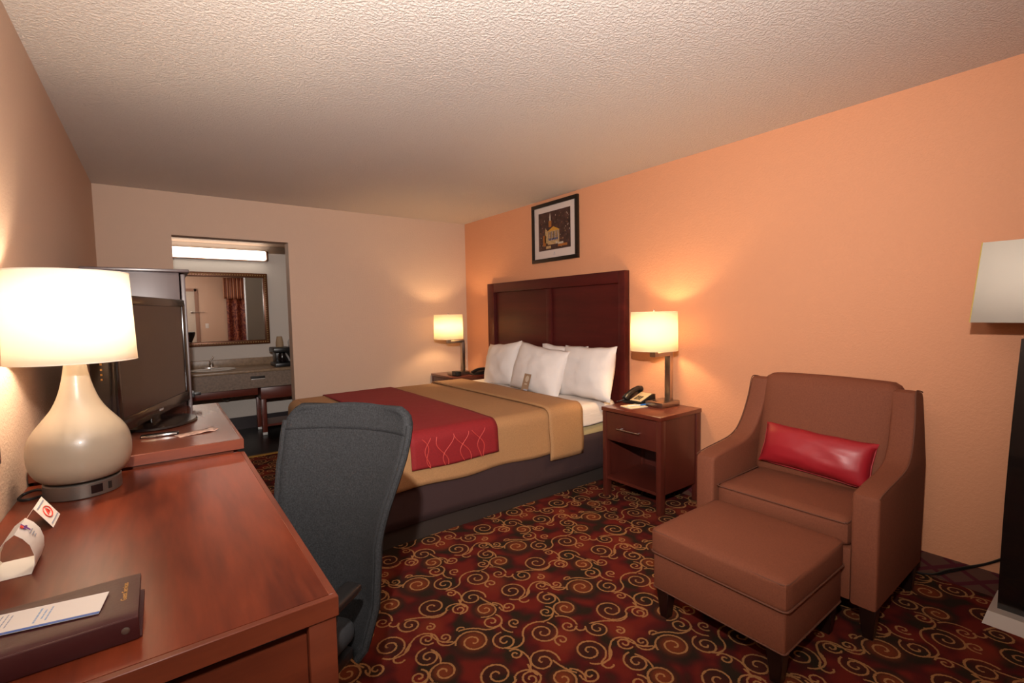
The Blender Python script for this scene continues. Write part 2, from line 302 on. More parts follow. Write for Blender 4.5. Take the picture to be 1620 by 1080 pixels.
def carpet_mat():
    m, nt, b = mat('scroll_pattern_carpet')
    sg, ag = spiral_group(), arc_group()
    tc = nd(nt, 'ShaderNodeTexCoord')
    # tuft wobble
    nz = nd(nt, 'ShaderNodeTexNoise'); nz.inputs['Scale'].default_value = 150; lnk(nt, tc.outputs['Object'], nz.inputs[0])
    sc_ = nd(nt, 'ShaderNodeVectorMath', operation='MULTIPLY_ADD'); lnk(nt, nz.outputs['Color'], sc_.inputs[0]); sc_.inputs[1].default_value = (0.008, 0.008, 0); sc_.inputs[2].default_value = (-0.004, -0.004, 0)
    ad = nd(nt, 'ShaderNodeVectorMath', operation='ADD'); lnk(nt, tc.outputs['Object'], ad.inputs[0]); lnk(nt, sc_.outputs[0], ad.inputs[1])
    P = ad.outputs[0]
    mth = lambda op, a, b_=None, c=None: _m(nt, op, a, b_, c)
    line = None; red = None; orange = None; darkr = None
    def mx(a, b_): return b_ if a is None else mth('MAXIMUM', a, b_)
    for k, u, v, R_, e, dr, tn in SPIRALS:
        g = nd(nt, 'ShaderNodeGroup'); g.node_tree = sg; lnk(nt, P, g.inputs['P'])
        g.inputs['C'].default_value = (1.293 + u * TX, 2.06 + v * TY, 0); g.inputs['R'].default_value = R_ * 1.14
        g.inputs['End'].default_value = e; g.inputs['Dir'].default_value = dr; g.inputs['Turns'].default_value = tn + 0.3; g.inputs['Wd'].default_value = 0.0038
        line = mx(line, g.outputs['Line'])
        if k in 'Ff':
            s1 = _mr(nt, g.outputs['Rad'], 0.3, 1.05); orange = mx(orange, s1)
            s2 = _mr(nt, g.outputs['Rad'], 1.05, 1.75) if k == 'F' else _mr(nt, g.outputs['Rad'], 0.9, 1.5); darkr = mx(darkr, s2)
        elif k == 'g':
            red = mx(red, _mr(nt, g.outputs['Rad'], 1.2, 3.2))
        elif k == 'h':
            darkr = mx(darkr, mth('MULTIPLY', _mr(nt, g.outputs['Rad'], 0.6, 1.05), 0.75))
    for (a, b_, c) in ARCS:
        def near(q, ref):
            q = list(q)
            for i in (0, 1):
                while q[i] - ref[i] > 0.5: q[i] -= 1
                while q[i] - ref[i] < -0.5: q[i] += 1
            return q
        b2 = near(b_, a); c2 = near(c, b2)
        p = [(1.293 + q[0] * TX, 2.06 + q[1] * TY) for q in (a, b2, c2)]
        (ax, ay), (bx, by), (cx, cy) = p
        d = 2 * (ax * (by - cy) + bx * (cy - ay) + cx * (ay - by))
        if abs(d) < 1e-7: continue
        ux = ((ax * ax + ay * ay) * (by - cy) + (bx * bx + by * by) * (cy - ay) + (cx * cx + cy * cy) * (ay - by)) / d
        uy = ((ax * ax + ay * ay) * (cx - bx) + (bx * bx + by * by) * (ax - cx) + (cx * cx + cy * cy) * (bx - ax)) / d
        rr = math.hypot(ax - ux, ay - uy)
        if rr > 0.6: continue
        t0, t1, t2 = [math.atan2(q[1] - uy, q[0] - ux) / (2 * PI) for q in p]
        if ((t1 - t0) % 1) < ((t2 - t0) % 1): s, ext = t0, (t2 - t0) % 1
        else: s, ext = t2, (t0 - t2) % 1
        g = nd(nt, 'ShaderNodeGroup'); g.node_tree = ag; lnk(nt, P, g.inputs['P'])
        g.inputs['C'].default_value = (ux, uy, 0); g.inputs['R'].default_value = rr; g.inputs['A0'].default_value = s; g.inputs['Ext'].default_value = ext; g.inputs['Wd'].default_value = 0.0038
        line = mx(line, g.outputs['Line'])
    # ground: maroon with soft red and near-black patches
    gn = nd(nt, 'ShaderNodeTexNoise'); gn.inputs['Scale'].default_value = 9.5; gn.inputs['Detail'].default_value = 1; lnk(nt, tc.outputs['Object'], gn.inputs[0])
    r = nd(nt, 'ShaderNodeValToRGB'); lnk(nt, gn.outputs[0], r.inputs[0]); el = r.color_ramp.elements
    el[0].position = 0.36; el[0].color = (0.024, 0.014, 0.008, 1); el[1].position = 0.62; el[1].color = (0.125, 0.014, 0.009, 1)
    e2 = el.new(0.48); e2.color = (0.070, 0.009, 0.008, 1)
    def mixc(f, a, col):
        n = nd(nt, 'ShaderNodeMix', data_type='RGBA'); lnk(nt, f, n.inputs[0]); lnk(nt, a, n.inputs[6]); n.inputs[7].default_value = (*col, 1); return n.outputs[2]
    c = mixc(mth('MULTIPLY', red, 0.8), r.outputs[0], (0.165, 0.024, 0.012))
    c = mixc(mth('MULTIPLY', darkr, 0.85), c, (0.022, 0.014, 0.009))
    c = mixc(mth('MULTIPLY', orange, 0.9), c, (0.165, 0.034, 0.012))
    wv = nd(nt, 'ShaderNodeTexNoise'); wv.inputs['Scale'].default_value = 420; lnk(nt, tc.outputs['Object'], wv.inputs[0])
    dk = mth('MULTIPLY_ADD', wv.outputs[0], 1.1, 0.42)
    c = mixc(mth('MULTIPLY', line, 0.95), c, (0.34, 0.165, 0.062))
    hs = nd(nt, 'ShaderNodeVectorMath', operation='SCALE'); lnk(nt, c, hs.inputs[0]); lnk(nt, dk, hs.inputs['Scale'])
    lnk(nt, hs.outputs[0], b.inputs['Base Color']); b.inputs['Roughness'].default_value = 1.0; b.inputs['Specular IOR Level'].default_value = 0.1
    bp = nd(nt, 'ShaderNodeBump'); bp.inputs['Strength'].default_value = 0.5; bp.inputs['Distance'].default_value = 0.003; lnk(nt, wv.outputs[0], bp.inputs['Height']); lnk(nt, bp.outputs[0], b.inputs['Normal'])
    return m
def _m(nt, op, a, b_=None, c=None):
    n = nd(nt, 'ShaderNodeMath', operation=op)
    for i, v in enumerate((a, b_, c)):
        if v is None: continue
        if isinstance(v, (int, float)): n.inputs[i].default_value = v
        else: lnk(nt, v, n.inputs[i])
    return n.outputs[0]
def _mr(nt, src, a, b_):
    n = nd(nt, 'ShaderNodeMapRange'); n.interpolation_type = 'SMOOTHSTEP'
    n.inputs[1].default_value = a; n.inputs[2].default_value = b_; n.inputs[3].default_value = 1; n.inputs[4].default_value = 0
    lnk(nt, src, n.inputs[0]); return n.outputs[0]
M['carpet'] = carpet_mat()

# ------------------------------------------------------------------ mesh helpers
def NB(): return bmesh.new()
def absorb(bm, t):
    me = bpy.data.meshes.new('t'); t.to_mesh(me); t.free(); bm.from_mesh(me); bpy.data.meshes.remove(me)
def box(bm, x0, x1, y0, y1, z0, z1, bev=0.0, seg=2, rot=None):
    t = bmesh.new(); bmesh.ops.create_cube(t, size=1)
    for v in t.verts: v.co = Vector(((x0 + x1) / 2 + v.co.x * (x1 - x0), (y0 + y1) / 2 + v.co.y * (y1 - y0), (z0 + z1) / 2 + v.co.z * (z1 - z0)))
    if bev: bmesh.ops.bevel(t, geom=t.edges[:], offset=bev, segments=seg, affect='EDGES', profile=0.5)
    if rot: bmesh.ops.transform(t, matrix=rot, verts=t.verts)
    absorb(bm, t); return bm
def taper(bm, x0, x1, y0, y1, z0, z1, s, bev=0.0):      # box whose bottom is scaled by s about its centre
    t = bmesh.new(); bmesh.ops.create_cube(t, size=1); cx, cy = (x0 + x1) / 2, (y0 + y1) / 2
    for v in t.verts:
        k = s if v.co.z < 0 else 1
        v.co = Vector((cx + v.co.x * (x1 - x0) * k, cy + v.co.y * (y1 - y0) * k, z1 if v.co.z > 0 else z0))
    if bev: bmesh.ops.bevel(t, geom=t.edges[:], offset=bev, segments=1, affect='EDGES')
    absorb(bm, t); return bm
def grid_faces(bm, rows, close_u=False, close_v=False, flip=False):
    vs = [[bm.verts.new(p) for p in r] for r in rows]; n, m = len(vs), len(vs[0])
    for i in range(n if close_u else n - 1):
        for j in range(m if close_v else m - 1):
            q = [vs[i][j], vs[(i + 1) % n][j], vs[(i + 1) % n][(j + 1) % m], vs[i][(j + 1) % m]]
            try: bm.faces.new(q[::-1] if flip else q)
            except ValueError: pass
    return vs
def lathe(bm, prof, c=(0, 0, 0), seg=48, cap=True):
    rows = [[(c[0] + r * math.cos(2 * PI * k / seg), c[1] + r * math.sin(2 * PI * k / seg), c[2] + z) for k in range(seg)] for r, z in prof]
    vs = grid_faces(bm, rows, close_v=True, flip=True)
    if cap:
        for r in (vs[0][::-1], vs[-1]):
            try: bm.faces.new(r)
            except ValueError: pass
    return bm
def tube(bm, pts, r, seg=8, closed=False):
    pts = [Vector(p) for p in pts]; n = len(pts); rows = []; up = None
    for i, p in enumerate(pts):
        a = pts[(i - 1) % n] if (closed or i > 0) else p; b = pts[(i + 1) % n] if (closed or i < n - 1) else p
        t = (b - a).normalized()
        if up is None: up = Vector((0, 0, 1)) if abs(t.z) < 0.9 else Vector((1, 0, 0))
        s = t.cross(up).normalized(); up = s.cross(t).normalized()
        rr = r[i] if isinstance(r, (list, tuple)) else r
        rows.append([p + (s * math.cos(2 * PI * k / seg) + up * math.sin(2 * PI * k / seg)) * rr for k in range(seg)])
    vs = grid_faces(bm, rows, close_u=closed, close_v=True)
    if not closed:
        bm.faces.new(vs[0][::-1]); bm.faces.new(vs[-1])
    return bm
def smoothpath(pts, n=8):
    P = [Vector(p) for p in pts]; out = []
    for i in range(len(P) - 1):
        p0, p1, p2, p3 = P[max(i - 1, 0)], P[i], P[i + 1], P[min(i + 2, len(P) - 1)]
        for k in range(n):
            t = k / n; out.append(0.5 * ((2 * p1) + (p2 - p0) * t + (2 * p0 - 5 * p1 + 4 * p2 - p3) * t * t + (3 * p1 - p0 - 3 * p2 + p3) * t ** 3))
    out.append(P[-1]); return out
def prism(bm, poly, axis, a0, a1, bev=0.0, seg=2):
    """poly in the two other axes (cyclic order), extruded along axis from a0 to a1"""
    t = bmesh.new()
    def P(q, a):
        if axis == 'y': return Vector((q[0], a, q[1]))
        if axis == 'x': return Vector((a, q[0], q[1]))
        return Vector((q[0], q[1], a))
    A = [t.verts.new(P(q, a0)) for q in poly]; B = [t.verts.new(P(q, a1)) for q in poly]; n = len(poly)
    t.faces.new(A); t.faces.new(B[::-1])
    for i in range(n): t.faces.new([A[i], B[i], B[(i + 1) % n], A[(i + 1) % n]])
    bmesh.ops.recalc_face_normals(t, faces=t.faces)
    if bev: 
        cap = [e for e in t.edges if len(e.link_faces) == 2 and any(len(f.verts) == n for f in e.link_faces)] if n > 4 else t.edges[:]
        bmesh.ops.bevel(t, geom=cap, offset=bev, segments=seg, affect='EDGES', profile=0.5)
    absorb(bm, t); return bm
def cushion(bm, x0, x1, y0, y1, z0, z1, r, puff=(0, 0, 0), n=14, fn=None):
    """rounded soft box, faces puffed out by puff along each axis"""
    t = bmesh.new(); bmesh.ops.create_cube(t, size=2); bmesh.ops.subdivide_edges(t, edges=t.edges[:], cuts=n, use_grid_fill=True)
    h = Vector(((x1 - x0) / 2, (y1 - y0) / 2, (z1 - z0) / 2)); c = Vector(((x0 + x1) / 2, (y0 + y1) / 2, (z0 + z1) / 2))
    for v in t.verts:
        # denser points near the edges
        q = Vector([math.copysign(1 - (1 - abs(a)) ** 1.0, a) for a in v.co])
        p = Vector((q.x * h.x, q.y * h.y, q.z * h.z)); inner = Vector([max(-hh + r, min(hh - r, pp)) for hh, pp in zip(h, p)])
        dlt = p - inner
        if dlt.length > 1e-9: p = inner + dlt.normalized() * r
        w = (1 - q.x ** 2, 1 - q.y ** 2, 1 - q.z ** 2)
        p.x += puff[0] * w[1] * w[2] * q.x; p.y += puff[1] * w[0] * w[2] * q.y; p.z += puff[2] * w[0] * w[1] * q.z
        v.co = c + p
        if fn: v.co = fn(v.co)
    absorb(bm, t); return bm
def pillow(bm, wd_, ht, th, seed=0, n=22, crn=0.045, wr=0.010):
    """pillow standing in the local y (width) / z (height) plane, thickness along x, centred on the origin"""
    t = bmesh.new(); rows = {}
    for side in (1, -1):
        g = []
        for i in range(n + 1):
            row = []
            for j in range(n + 1):
                u, v = -1 + 2 * i / n, -1 + 2 * j / n
                y = u * wd_ / 2 * (1 - crn * (1 - v * v) ** 1.0 * abs(u) ** 3); z = v * ht / 2 * (1 - crn * 1.3 * (1 - u * u) * abs(v) ** 3)
                e = max(0, (1 - abs(u) ** 2.6)) * max(0, (1 - abs(v) ** 2.6)); x = side * th / 2 * e ** 0.55
                ns = noise.noise(Vector((u * 2.3 + seed * 7.1, v * 2.1, side * 3.0 + seed))) * wr * 1.5 + noise.noise(Vector((u * 6 + seed, v * 6, seed * 2.0))) * wr * 0.6
                x += ns * e ** 0.5 * side
                z += noise.noise(Vector((u * 2, seed * 3.3, 0))) * wr * 1.6
                row.append(t.verts.new((x, y, z)))
            g.append(row)
        for i in range(n):
            for j in range(n):
                q = [g[i][j], g[i + 1][j], g[i + 1][j + 1], g[i][j + 1]]; t.faces.new(q if side == 1 else q[::-1])
    bmesh.ops.remove_doubles(t, verts=t.verts, dist=1e-5)
    absorb(bm, t); return bm

ORG = {}
def thing(name, label, cat, loc=(0, 0, 0), rotz=0.0, group=None):
    o = bpy.data.objects.new(name, None); COL.objects.link(o); o.empty_display_size = 0.1
    o.location = loc; o.rotation_euler = (0, 0, rotz); o['label'] = label; o['category'] = cat
    if group: o['group'] = group
    ORG[o.name] = (Matrix.Translation(Vector(loc)) @ Matrix.Rotation(rotz, 4, 'Z')).inverted()
    return o
def obj(name, bm, mt, parent=None, world=True, smooth=True, ang=40, label=None, mats=None, solid=0.0, off=0.0):
    me = bpy.data.meshes.new(name)
    if parent is not None and world: bmesh.ops.transform(bm, matrix=ORG[parent.name], verts=bm.verts)
    cen = None
    if parent is None:
        xs = [v.co for v in bm.verts]; cen = Vector(((min(c.x for c in xs) + max(c.x for c in xs)) / 2, (min(c.y for c in xs) + max(c.y for c in xs)) / 2, min(c.z for c in xs)))
        bmesh.ops.translate(bm, verts=bm.verts, vec=-cen)
    bm.to_mesh(me); bm.free()
    for q in (mats or [mt]): me.materials.append(q)
    o = bpy.data.objects.new(name, me); COL.objects.link(o)
    if parent is not None:
        o.parent = parent; ORG[o.name] = ORG[parent.name]
    else:
        o.location = cen; ORG[o.name] = Matrix.Translation(-cen)
    if smooth:
        me.polygons.foreach_set('use_smooth', [True] * len(me.polygons)); me.set_sharp_from_angle(angle=math.radians(ang))
    if solid:
        md = o.modifiers.new('thickness', 'SOLIDIFY'); md.thickness = solid; md.offset = off
    if label: o['label'] = label
    return o
def struct(name, bm, mt, **k):
    # structure keeps world coordinates so procedural patterns line up across pieces
    me = bpy.data.meshes.new(name); bm.to_mesh(me); bm.free(); me.materials.append(mt)
    o = bpy.data.objects.new(name, me); COL.objects.link(o); o['kind'] = 'structure'; return o
def tag(o, label, cat, group=None):
    o['label'] = label; o['category'] = cat
    if group: o['group'] = group
    return o
def dup(root, loc, rotz=None, label=None, group=None):
    r = root.copy(); COL.objects.link(r); r.location = loc
    if rotz is not None: r.rotation_euler = (0, 0, rotz)
    if label: r['label'] = label
    if group: r['group'] = group
    for ch in list(root.children):
        c = ch.copy(); COL.objects.link(c); c.parent = r
        for g in ch.children:
            d = g.copy(); COL.objects.link(d); d.parent = c
    return r
def text_bm(s, size, mtx, align='CENTER', ext=0.0002):
    cu_ = bpy.data.curves.new('t', 'FONT'); cu_.body = s; cu_.size = size; cu_.align_x = align; cu_.align_y = 'CENTER'; cu_.extrude = ext
    o = bpy.data.objects.new('t', cu_); COL.objects.link(o); bpy.context.view_layer.update()
    me = bpy.data.meshes.new_from_object(o.evaluated_get(bpy.context.evaluated_depsgraph_get()))
    bm = bmesh.new(); bm.from_mesh(me); bmesh.ops.transform(bm, matrix=mtx, verts=bm.verts)
    bpy.data.objects.remove(o); bpy.data.curves.remove(cu_); bpy.data.meshes.remove(me)
    return bm
def frame_mtx(origin, xdir, ydir):
    x = Vector(xdir).normalized(); y = Vector(ydir).normalized(); z = x.cross(y).normalized(); y = z.cross(x)
    return Matrix(((x.x, y.x, z.x, origin[0]), (x.y, y.y, z.y, origin[1]), (x.z, y.z, z.z, origin[2]), (0, 0, 0, 1)))
def lamp_light(name, loc, power, col, rad, parent=None):
    l = bpy.data.lights.new(name, 'POINT'); l.energy = power; l.color = col; l.shadow_soft_size = rad
    o = bpy.data.objects.new(name, l); COL.objects.link(o)
    if parent is not None:
        o.parent = parent; o.location = ORG[parent.name] @ Vector(loc)
    else: o.location = loc
    return o

# ------------------------------------------------------------------ room shell
XO1, XO2, ZO = 0.476, 1.361, 1.992
NX1 = 1.78; NH = 2.135
struct('floor', box(NB(), 0, W, YR, D + WT, -0.06, 0.0), M['carpet'])
struct('floor_vanity', box(NB(), 0, NX1, D + WT, YB, -0.06, -0.002), M['black_tile'])
struct('ceiling', box(NB(), -0.1, W + 0.1, YR - 0.1, D + WT, H, H + 0.08), M['ceiling'])
struct('ceiling_vanity', box(NB(), 0, NX1, D + WT, YB, NH, NH + 0.08), M['wall_tan'])
struct('wall_left', box(NB(), -0.1, 0, YR - 0.1, YB + 0.1, -0.06, H), M['wall_tan'])
struct('wall_right', box(NB(), W, W + 0.1, YR - 0.1, D + WT, -0.06, H), M['wall_orange'])
bm = NB(); box(bm, 0, XO1, D, D + WT, 0, H); box(bm, XO2, W, D, D + WT, 0, H); box(bm, XO1, XO2, D, D + WT, ZO, H)
struct('wall_far', bm, M['wall_tan'])
DX0, DX1, DZ = 0.28, 1.12, 1.98
bm = NB(); box(bm, 0, DX0, YR - 0.1, YR, 0, H); box(bm, DX1, W, YR - 0.1, YR, 0, H); box(bm, DX0, DX1, YR - 0.1, YR, DZ, H)
struct('wall_near', bm, M['wall_tan'])
struct('wall_vanity_back', box(NB(), 0, NX1 + 0.1, YB, YB + 0.1, -0.06, H), M['wall_white'])
struct('wall_vanity_right', box(NB(), NX1, NX1 + 0.1, D + WT, YB, -0.06, H), M['wall_white'])
struct('wall_vanity_front', box(NB(), XO2 + 0.002, NX1, D + WT, D + WT + 0.012, 0, NH), M['wall_white'])
bm = NB(); box(bm, W - 0.012, W, YR, 4.29, 0, 0.108)
struct('baseboard_right', bm, M['diamond'])
struct('baseboard_far', box(NB(), XO2 + 0.01, W - 0.012, D - 0.010, D, 0, 0.10), M['diamond'])
struct('baseboard_left', box(NB(), 0, 0.010, YR, 4.8, 0, 0.10), M['diamond'])
bm = NB(); box(bm, 0.012, NX1 - 0.012, YB - 0.012, YB, -0.002, 0.14)
struct('baseboard_vanity', bm, M['black_base'])
struct('trim_threshold', box(NB(), XO1, XO2, D + WT - 0.03, D + WT + 0.012, -0.002, 0.008), M['gold_strip'])
# entrance door behind the camera (seen in the vanity mirror)
struct('door_1', box(NB(), DX0 + 0.045, DX1 - 0.045, YR - 0.06, YR - 0.02, 0.004, DZ - 0.045), M['door_paint'])
bm = NB(); box(bm, DX0, DX0 + 0.045, YR - 0.1, YR + 0.014, 0, DZ); box(bm, DX1 - 0.045, DX1 + 0.03, YR - 0.1, YR + 0.014, 0, DZ + 0.02); box(bm, DX0, DX1, YR - 0.1, YR + 0.014, DZ - 0.045, DZ + 0.02)
struct('trim_1', bm, M['trim_brown'])
bm = NB(); box(bm, 0.98, 1.03, YR - 0.02, YR + 0.02, 1.42, 1.46, 0.004); tube(bm, [(0.99, YR + 0.02, 1.44), (1.0, YR + 0.05, 1.44), (1.26, YR + 0.05, 1.44)], 0.007)
tag(obj('door_latch', bm, M['chrome']), 'chrome swing bar latch on the cream entrance door seen in the vanity mirror', 'latch')
t = thing('light_switch', 'white light switch plate beside the entrance door, seen in the vanity mirror', 'light switch', (1.30, YR, 1.05))
obj('plate', box(NB(), 1.265, 1.335, YR, YR + 0.006, 1.05, 1.165, 0.002), M['porcelain'], t); obj('toggle', box(NB(), 1.293, 1.307, YR + 0.006, YR + 0.016, 1.09, 1.125, 0.002), M['porcelain'], t)

# curtain behind the camera
t = thing('curtain', 'burgundy patterned curtain under a striped valance, seen in the vanity mirror', 'curtain', (2.4, YR + 0.07, 0.05))
def wavy(x0, x1, z0, z1, amp, per, y):
    n = int((x1 - x0) / per * 10); rows = []
    for i in range(n + 1):
        x = x0 + (x1 - x0) * i / n; yy = y + amp * math.sin(2 * PI * (x - x0) / per) + 0.3 * amp * math.sin(5.1 * x / per)
        rows.append([(x, yy + 0.004 * math.sin(9 * z1 * k), z0 + (z1 - z0) * k / 6) for k in range(7)])
    b_ = NB(); grid_faces(b_, rows); return b_
obj('drape', wavy(1.72, 3.22, 0.05, 1.80, 0.030, 0.17, YR + 0.07), M['curtain'], t, solid=0.004)
obj('valance', wavy(1.66, 3.26, 1.76, 2.27, 0.010, 0.075, YR + 0.13), M['valance'], t, solid=0.004)
obj('curtain_rod', tube(NB(), [(1.66, YR + 0.10, 2.26), (3.26, YR + 0.10, 2.26)], 0.012), M['steel'], t)

# ------------------------------------------------------------------ vanity alcove
CZ, CY = 0.742, 5.68
t = thing('vanity_counter', 'wall mounted brown stone look vanity counter with sink and drawer slot', 'vanity', (0.9, YB - 0.3, 0.50))
obj('countertop', box(NB(), 0.02, NX1 - 0.004, CY, YB - 0.022, CZ - 0.03, CZ, 0.006), M['counter'], t)
obj('backsplash', box(NB(), 0.02, NX1 - 0.004, YB - 0.022, YB, CZ - 0.03, CZ + 0.085, 0.004), M['counter'], t)
bm = NB(); box(bm, 0.02, NX1 - 0.004, CY + 0.012, CY + 0.032, 0.545, CZ - 0.03); obj('apron', bm, M['counter_dark'], t)
dr = obj('drawer', box(NB(), 0.98, 1.48, CY + 0.0113, CY + 0.013, 0.55, CZ - 0.036), M['counter_dark'], t)
obj('handle_slot', box(NB(), 1.11, 1.25, CY + 0.006, CY + 0.012, 0.645, 0.672, 0.002), M['groove'], dr, label='black recessed finger pull with a pale lower lip')
obj('slot_lip', box(NB(), 1.115, 1.248, CY + 0.004, CY + 0.012, 0.638, 0.644, 0.001), M['porcelain'], dr)
bm = NB(); lathe(bm, [(0.20, 0.0), (0.215, 0.006), (0.205, 0.010), (0.19, 0.004), (0.15, 0.001), (0.001, 0.0005)], (0.80, 5.97, CZ), 40, cap=False)
for v in bm.verts: v.co.y = 5.97 + (v.co.y - 5.97) * 0.75
obj('sink_rim', bm, M['porcelain'], t)
bm = NB(); tube(bm, smoothpath([(0.97, 6.08, 0.60), (0.97, 6.08, 0.46), (0.93, 6.08, 0.40), (0.88, 6.10, 0.43), (0.87, 6.16, 0.50), (0.87, 6.29, 0.52)]), 0.019, 12)
obj('drain_pipe', bm, M['plastic_grey'], t)
f = thing('faucet', 'chrome sink faucet with a curved spout on the vanity counter', 'faucet', (0.80, 6.14, CZ))
obj('base_plate', box(NB(), 0.72, 0.88, 6.155, 6.205, CZ, CZ + 0.018, 0.007), M['chrome'], f)
bm = NB(); tube(bm, smoothpath([(0.80, 6.18, CZ + 0.01), (0.80, 6.175, CZ + 0.06), (0.80, 6.15, CZ + 0.085), (0.80, 6.09, CZ + 0.075)]), [0.022] * 8 + [0.018] * 8 + [0.013] * 9, 12); obj('spout', bm, M['chrome'], f)
bm = NB(); lathe(bm, [(0.016, 0), (0.02, 0.012), (0.008, 0.02)], (0.80, 6.185, CZ + 0.075), 16); tube(bm, [(0.80, 6.185, CZ + 0.095), (0.825, 6.19, CZ + 0.135)], 0.007); obj('lever', bm, M['chrome'], f)

m_ = thing('wall_mirror', 'wide mirror in a beaded antique gold frame above the vanity counter', 'mirror', (0.87, YB - 0.02, 0.985))
mx0, mx1, mz0, mz1, fw = 0.34, 1.418, 0.985, 1.815, 0.052
obj('mirror_glass', box(NB(), mx0 + fw, mx1 - fw, YB - 0.014, YB - 0.010, mz0 + fw, mz1 - fw), M['mirror'], m_)
bm = NB(); box(bm, mx0, mx1, YB - 0.03, YB, mz0, mz0 + fw, 0.006); box(bm, mx0, mx1, YB - 0.03, YB, mz1 - fw, mz1, 0.006)
box(bm, mx0, mx0 + fw, YB - 0.03, YB, mz0 + fw, mz1 - fw, 0.006); box(bm, mx1 - fw, mx1, YB - 0.03, YB, mz0 + fw, mz1 - fw, 0.006)
fr_ = obj('frame', bm, M['mframe'], m_)
bm = NB()
def bead(x, z):
    t_ = bmesh.new(); bmesh.ops.create_icosphere(t_, subdivisions=1, radius=0.0075); bmesh.ops.translate(t_, verts=t_.verts, vec=(x, YB - 0.033, z)); absorb(bm, t_)
n = 40
for i in range(n + 1):
    x = mx0 + fw / 2 + (mx1 - mx0 - fw) * i / n; bead(x, mz0 + fw / 2); bead(x, mz1 - fw / 2)
for i in range(1, 30):
    z = mz0 + fw / 2 + (mz1 - mz0 - fw) * i / 30; bead(mx0 + fw / 2, z); bead(mx1 - fw / 2, z)
bo = obj('bead_trim', bm, M['bead'], fr_); bo['kind'] = 'stuff'

t = thing('vanity_light', 'long fluorescent vanity light bar above the gold framed mirror', 'light fixture', (0.92, YB - 0.05, 1.955))
obj('housing', box(NB(), 0.30, 1.432, YB - 0.05, YB, 1.955, 2.075, 0.004), M['trim_brown'], t)
obj('diffuser', box(NB(), 0.31, 1.405, YB - 0.115, YB - 0.05, 1.962, 2.068, 0.02, 4), M['tube_light'], t)
obj('end_cap', box(NB(), 1.405, 1.428, YB - 0.112, YB - 0.05, 1.962, 2.068, 0.006), M['mframe'], t)

t = thing('coffee_maker', 'small black coffee maker at the right end of the vanity counter', 'coffee maker', (1.46, 5.92, CZ))
obj('base', box(NB(), 1.37, 1.55, 5.77, 6.05, CZ, CZ + 0.045, 0.01), M['black'], t)
obj('tower', box(NB(), 1.395, 1.545, 5.86, 6.05, CZ + 0.045, CZ + 0.20, 0.01), M['black'], t)
obj('brew_head', box(NB(), 1.36, 1.55, 5.78, 6.05, CZ + 0.16, CZ + 0.215, 0.012), M['black'], t)
bm = NB(); tube(bm, smoothpath([(1.49, 5.84, CZ + 0.145), (1.51, 5.815, CZ + 0.11), (1.53, 5.815, CZ + 0.06)]), 0.010); obj('carafe_handle', bm, M['plastic_grey'], t)
bm = NB(); lathe(bm, [(0.03, 0), (0.045, 0.03), (0.045, 0.07), (0.035, 0.10), (0.034, 0.105)], (1.455, 5.83, CZ + 0.046), 20); obj('carafe', bm, M['black_gloss'], t)
for i in range(4):
    bm = NB(); lathe(bm, [(0.040, 0), (0.041, 0.003), (0.028, 0.080), (0.001, 0.080)], (1.455, 5.94, CZ + 0.217 + i * 0.013), 20, cap=False)
    tag(obj('paper_cup', bm, M['cup']), ('lowest', 'second lowest', 'second highest', 'topmost')[i] + ' of the upside down tan paper cups stacked on the coffee maker', 'cup', 'paper cups stacked on the coffee maker')
t = thing('hair_dryer_cord', 'grey looped cord hanging on the vanity side wall above the coffee maker', 'cord', (1.6, 5.75, 0.93))
bm = NB(); tube(bm, smoothpath([(1.74, 5.9, 1.5), (1.70, 5.9, 1.3), (1.62, 5.9, 1.12), (1.54, 5.9, 1.02), (1.57, 5.9, 0.94), (1.66, 5.9, 0.92), (1.74, 5.9, 0.98)]), 0.005); obj('cord', bm, M['plastic_grey'], t)
obj('wall_holder', box(NB(), 1.70, 1.78, 5.86, 5.94, 1.46, 1.60, 0.01), M['porcelain'], t)

t = thing('support_rail', 'red stained wooden rail under the left part of the vanity counter', 'rail', (0.6, 5.75, 0.47))
obj('beam', box(NB(), 0.02, 1.18, 5.73, 5.76, 0.465, 0.543, 0.003), M['red_wood'], t)
obj('bracket', box(NB(), 0.02, 0.05, 5.73, YB, 0.50, 0.54), M['red_wood'], t)
t = thing('luggage_bench', 'low red brown wooden luggage bench under the vanity counter', 'bench', (1.45, 5.9, 0))
bx0, bx1, by0, by1 = 1.215, 1.70, 5.78, 6.16
obj('top_rail', box(NB(), bx0, bx1, by0, by1, 0.40, 0.535, 0.004), M['red_wood'], t)
for (lx, ly) in ((bx0, by0), (bx0, by1 - 0.05), (bx1 - 0.05, by0), (bx1 - 0.05, by1 - 0.05)):
    lg = obj('leg', box(NB(), lx, lx + 0.05, ly, ly + 0.05, 0.03, 0.40, 0.003), M['red_wood'], t)
    obj('foot_cap', box(NB(), lx + 0.002, lx + 0.048, ly + 0.002, ly + 0.048, 0.0, 0.03, 0.003), M['porcelain'], lg, label='white plastic foot cap')
obj('lower_shelf', box(NB(), bx0 + 0.05, bx1 - 0.05, by0 + 0.01, by1 - 0.01, 0.09, 0.115), M['red_wood'], t)
bm = NB(); tube(bm, [(bx0 + 0.03, by0 + 0.03, 0.27), (bx0 + 0.03, by1 - 0.03, 0.27)], 0.006); obj('side_rod', bm, M['chrome'], t)

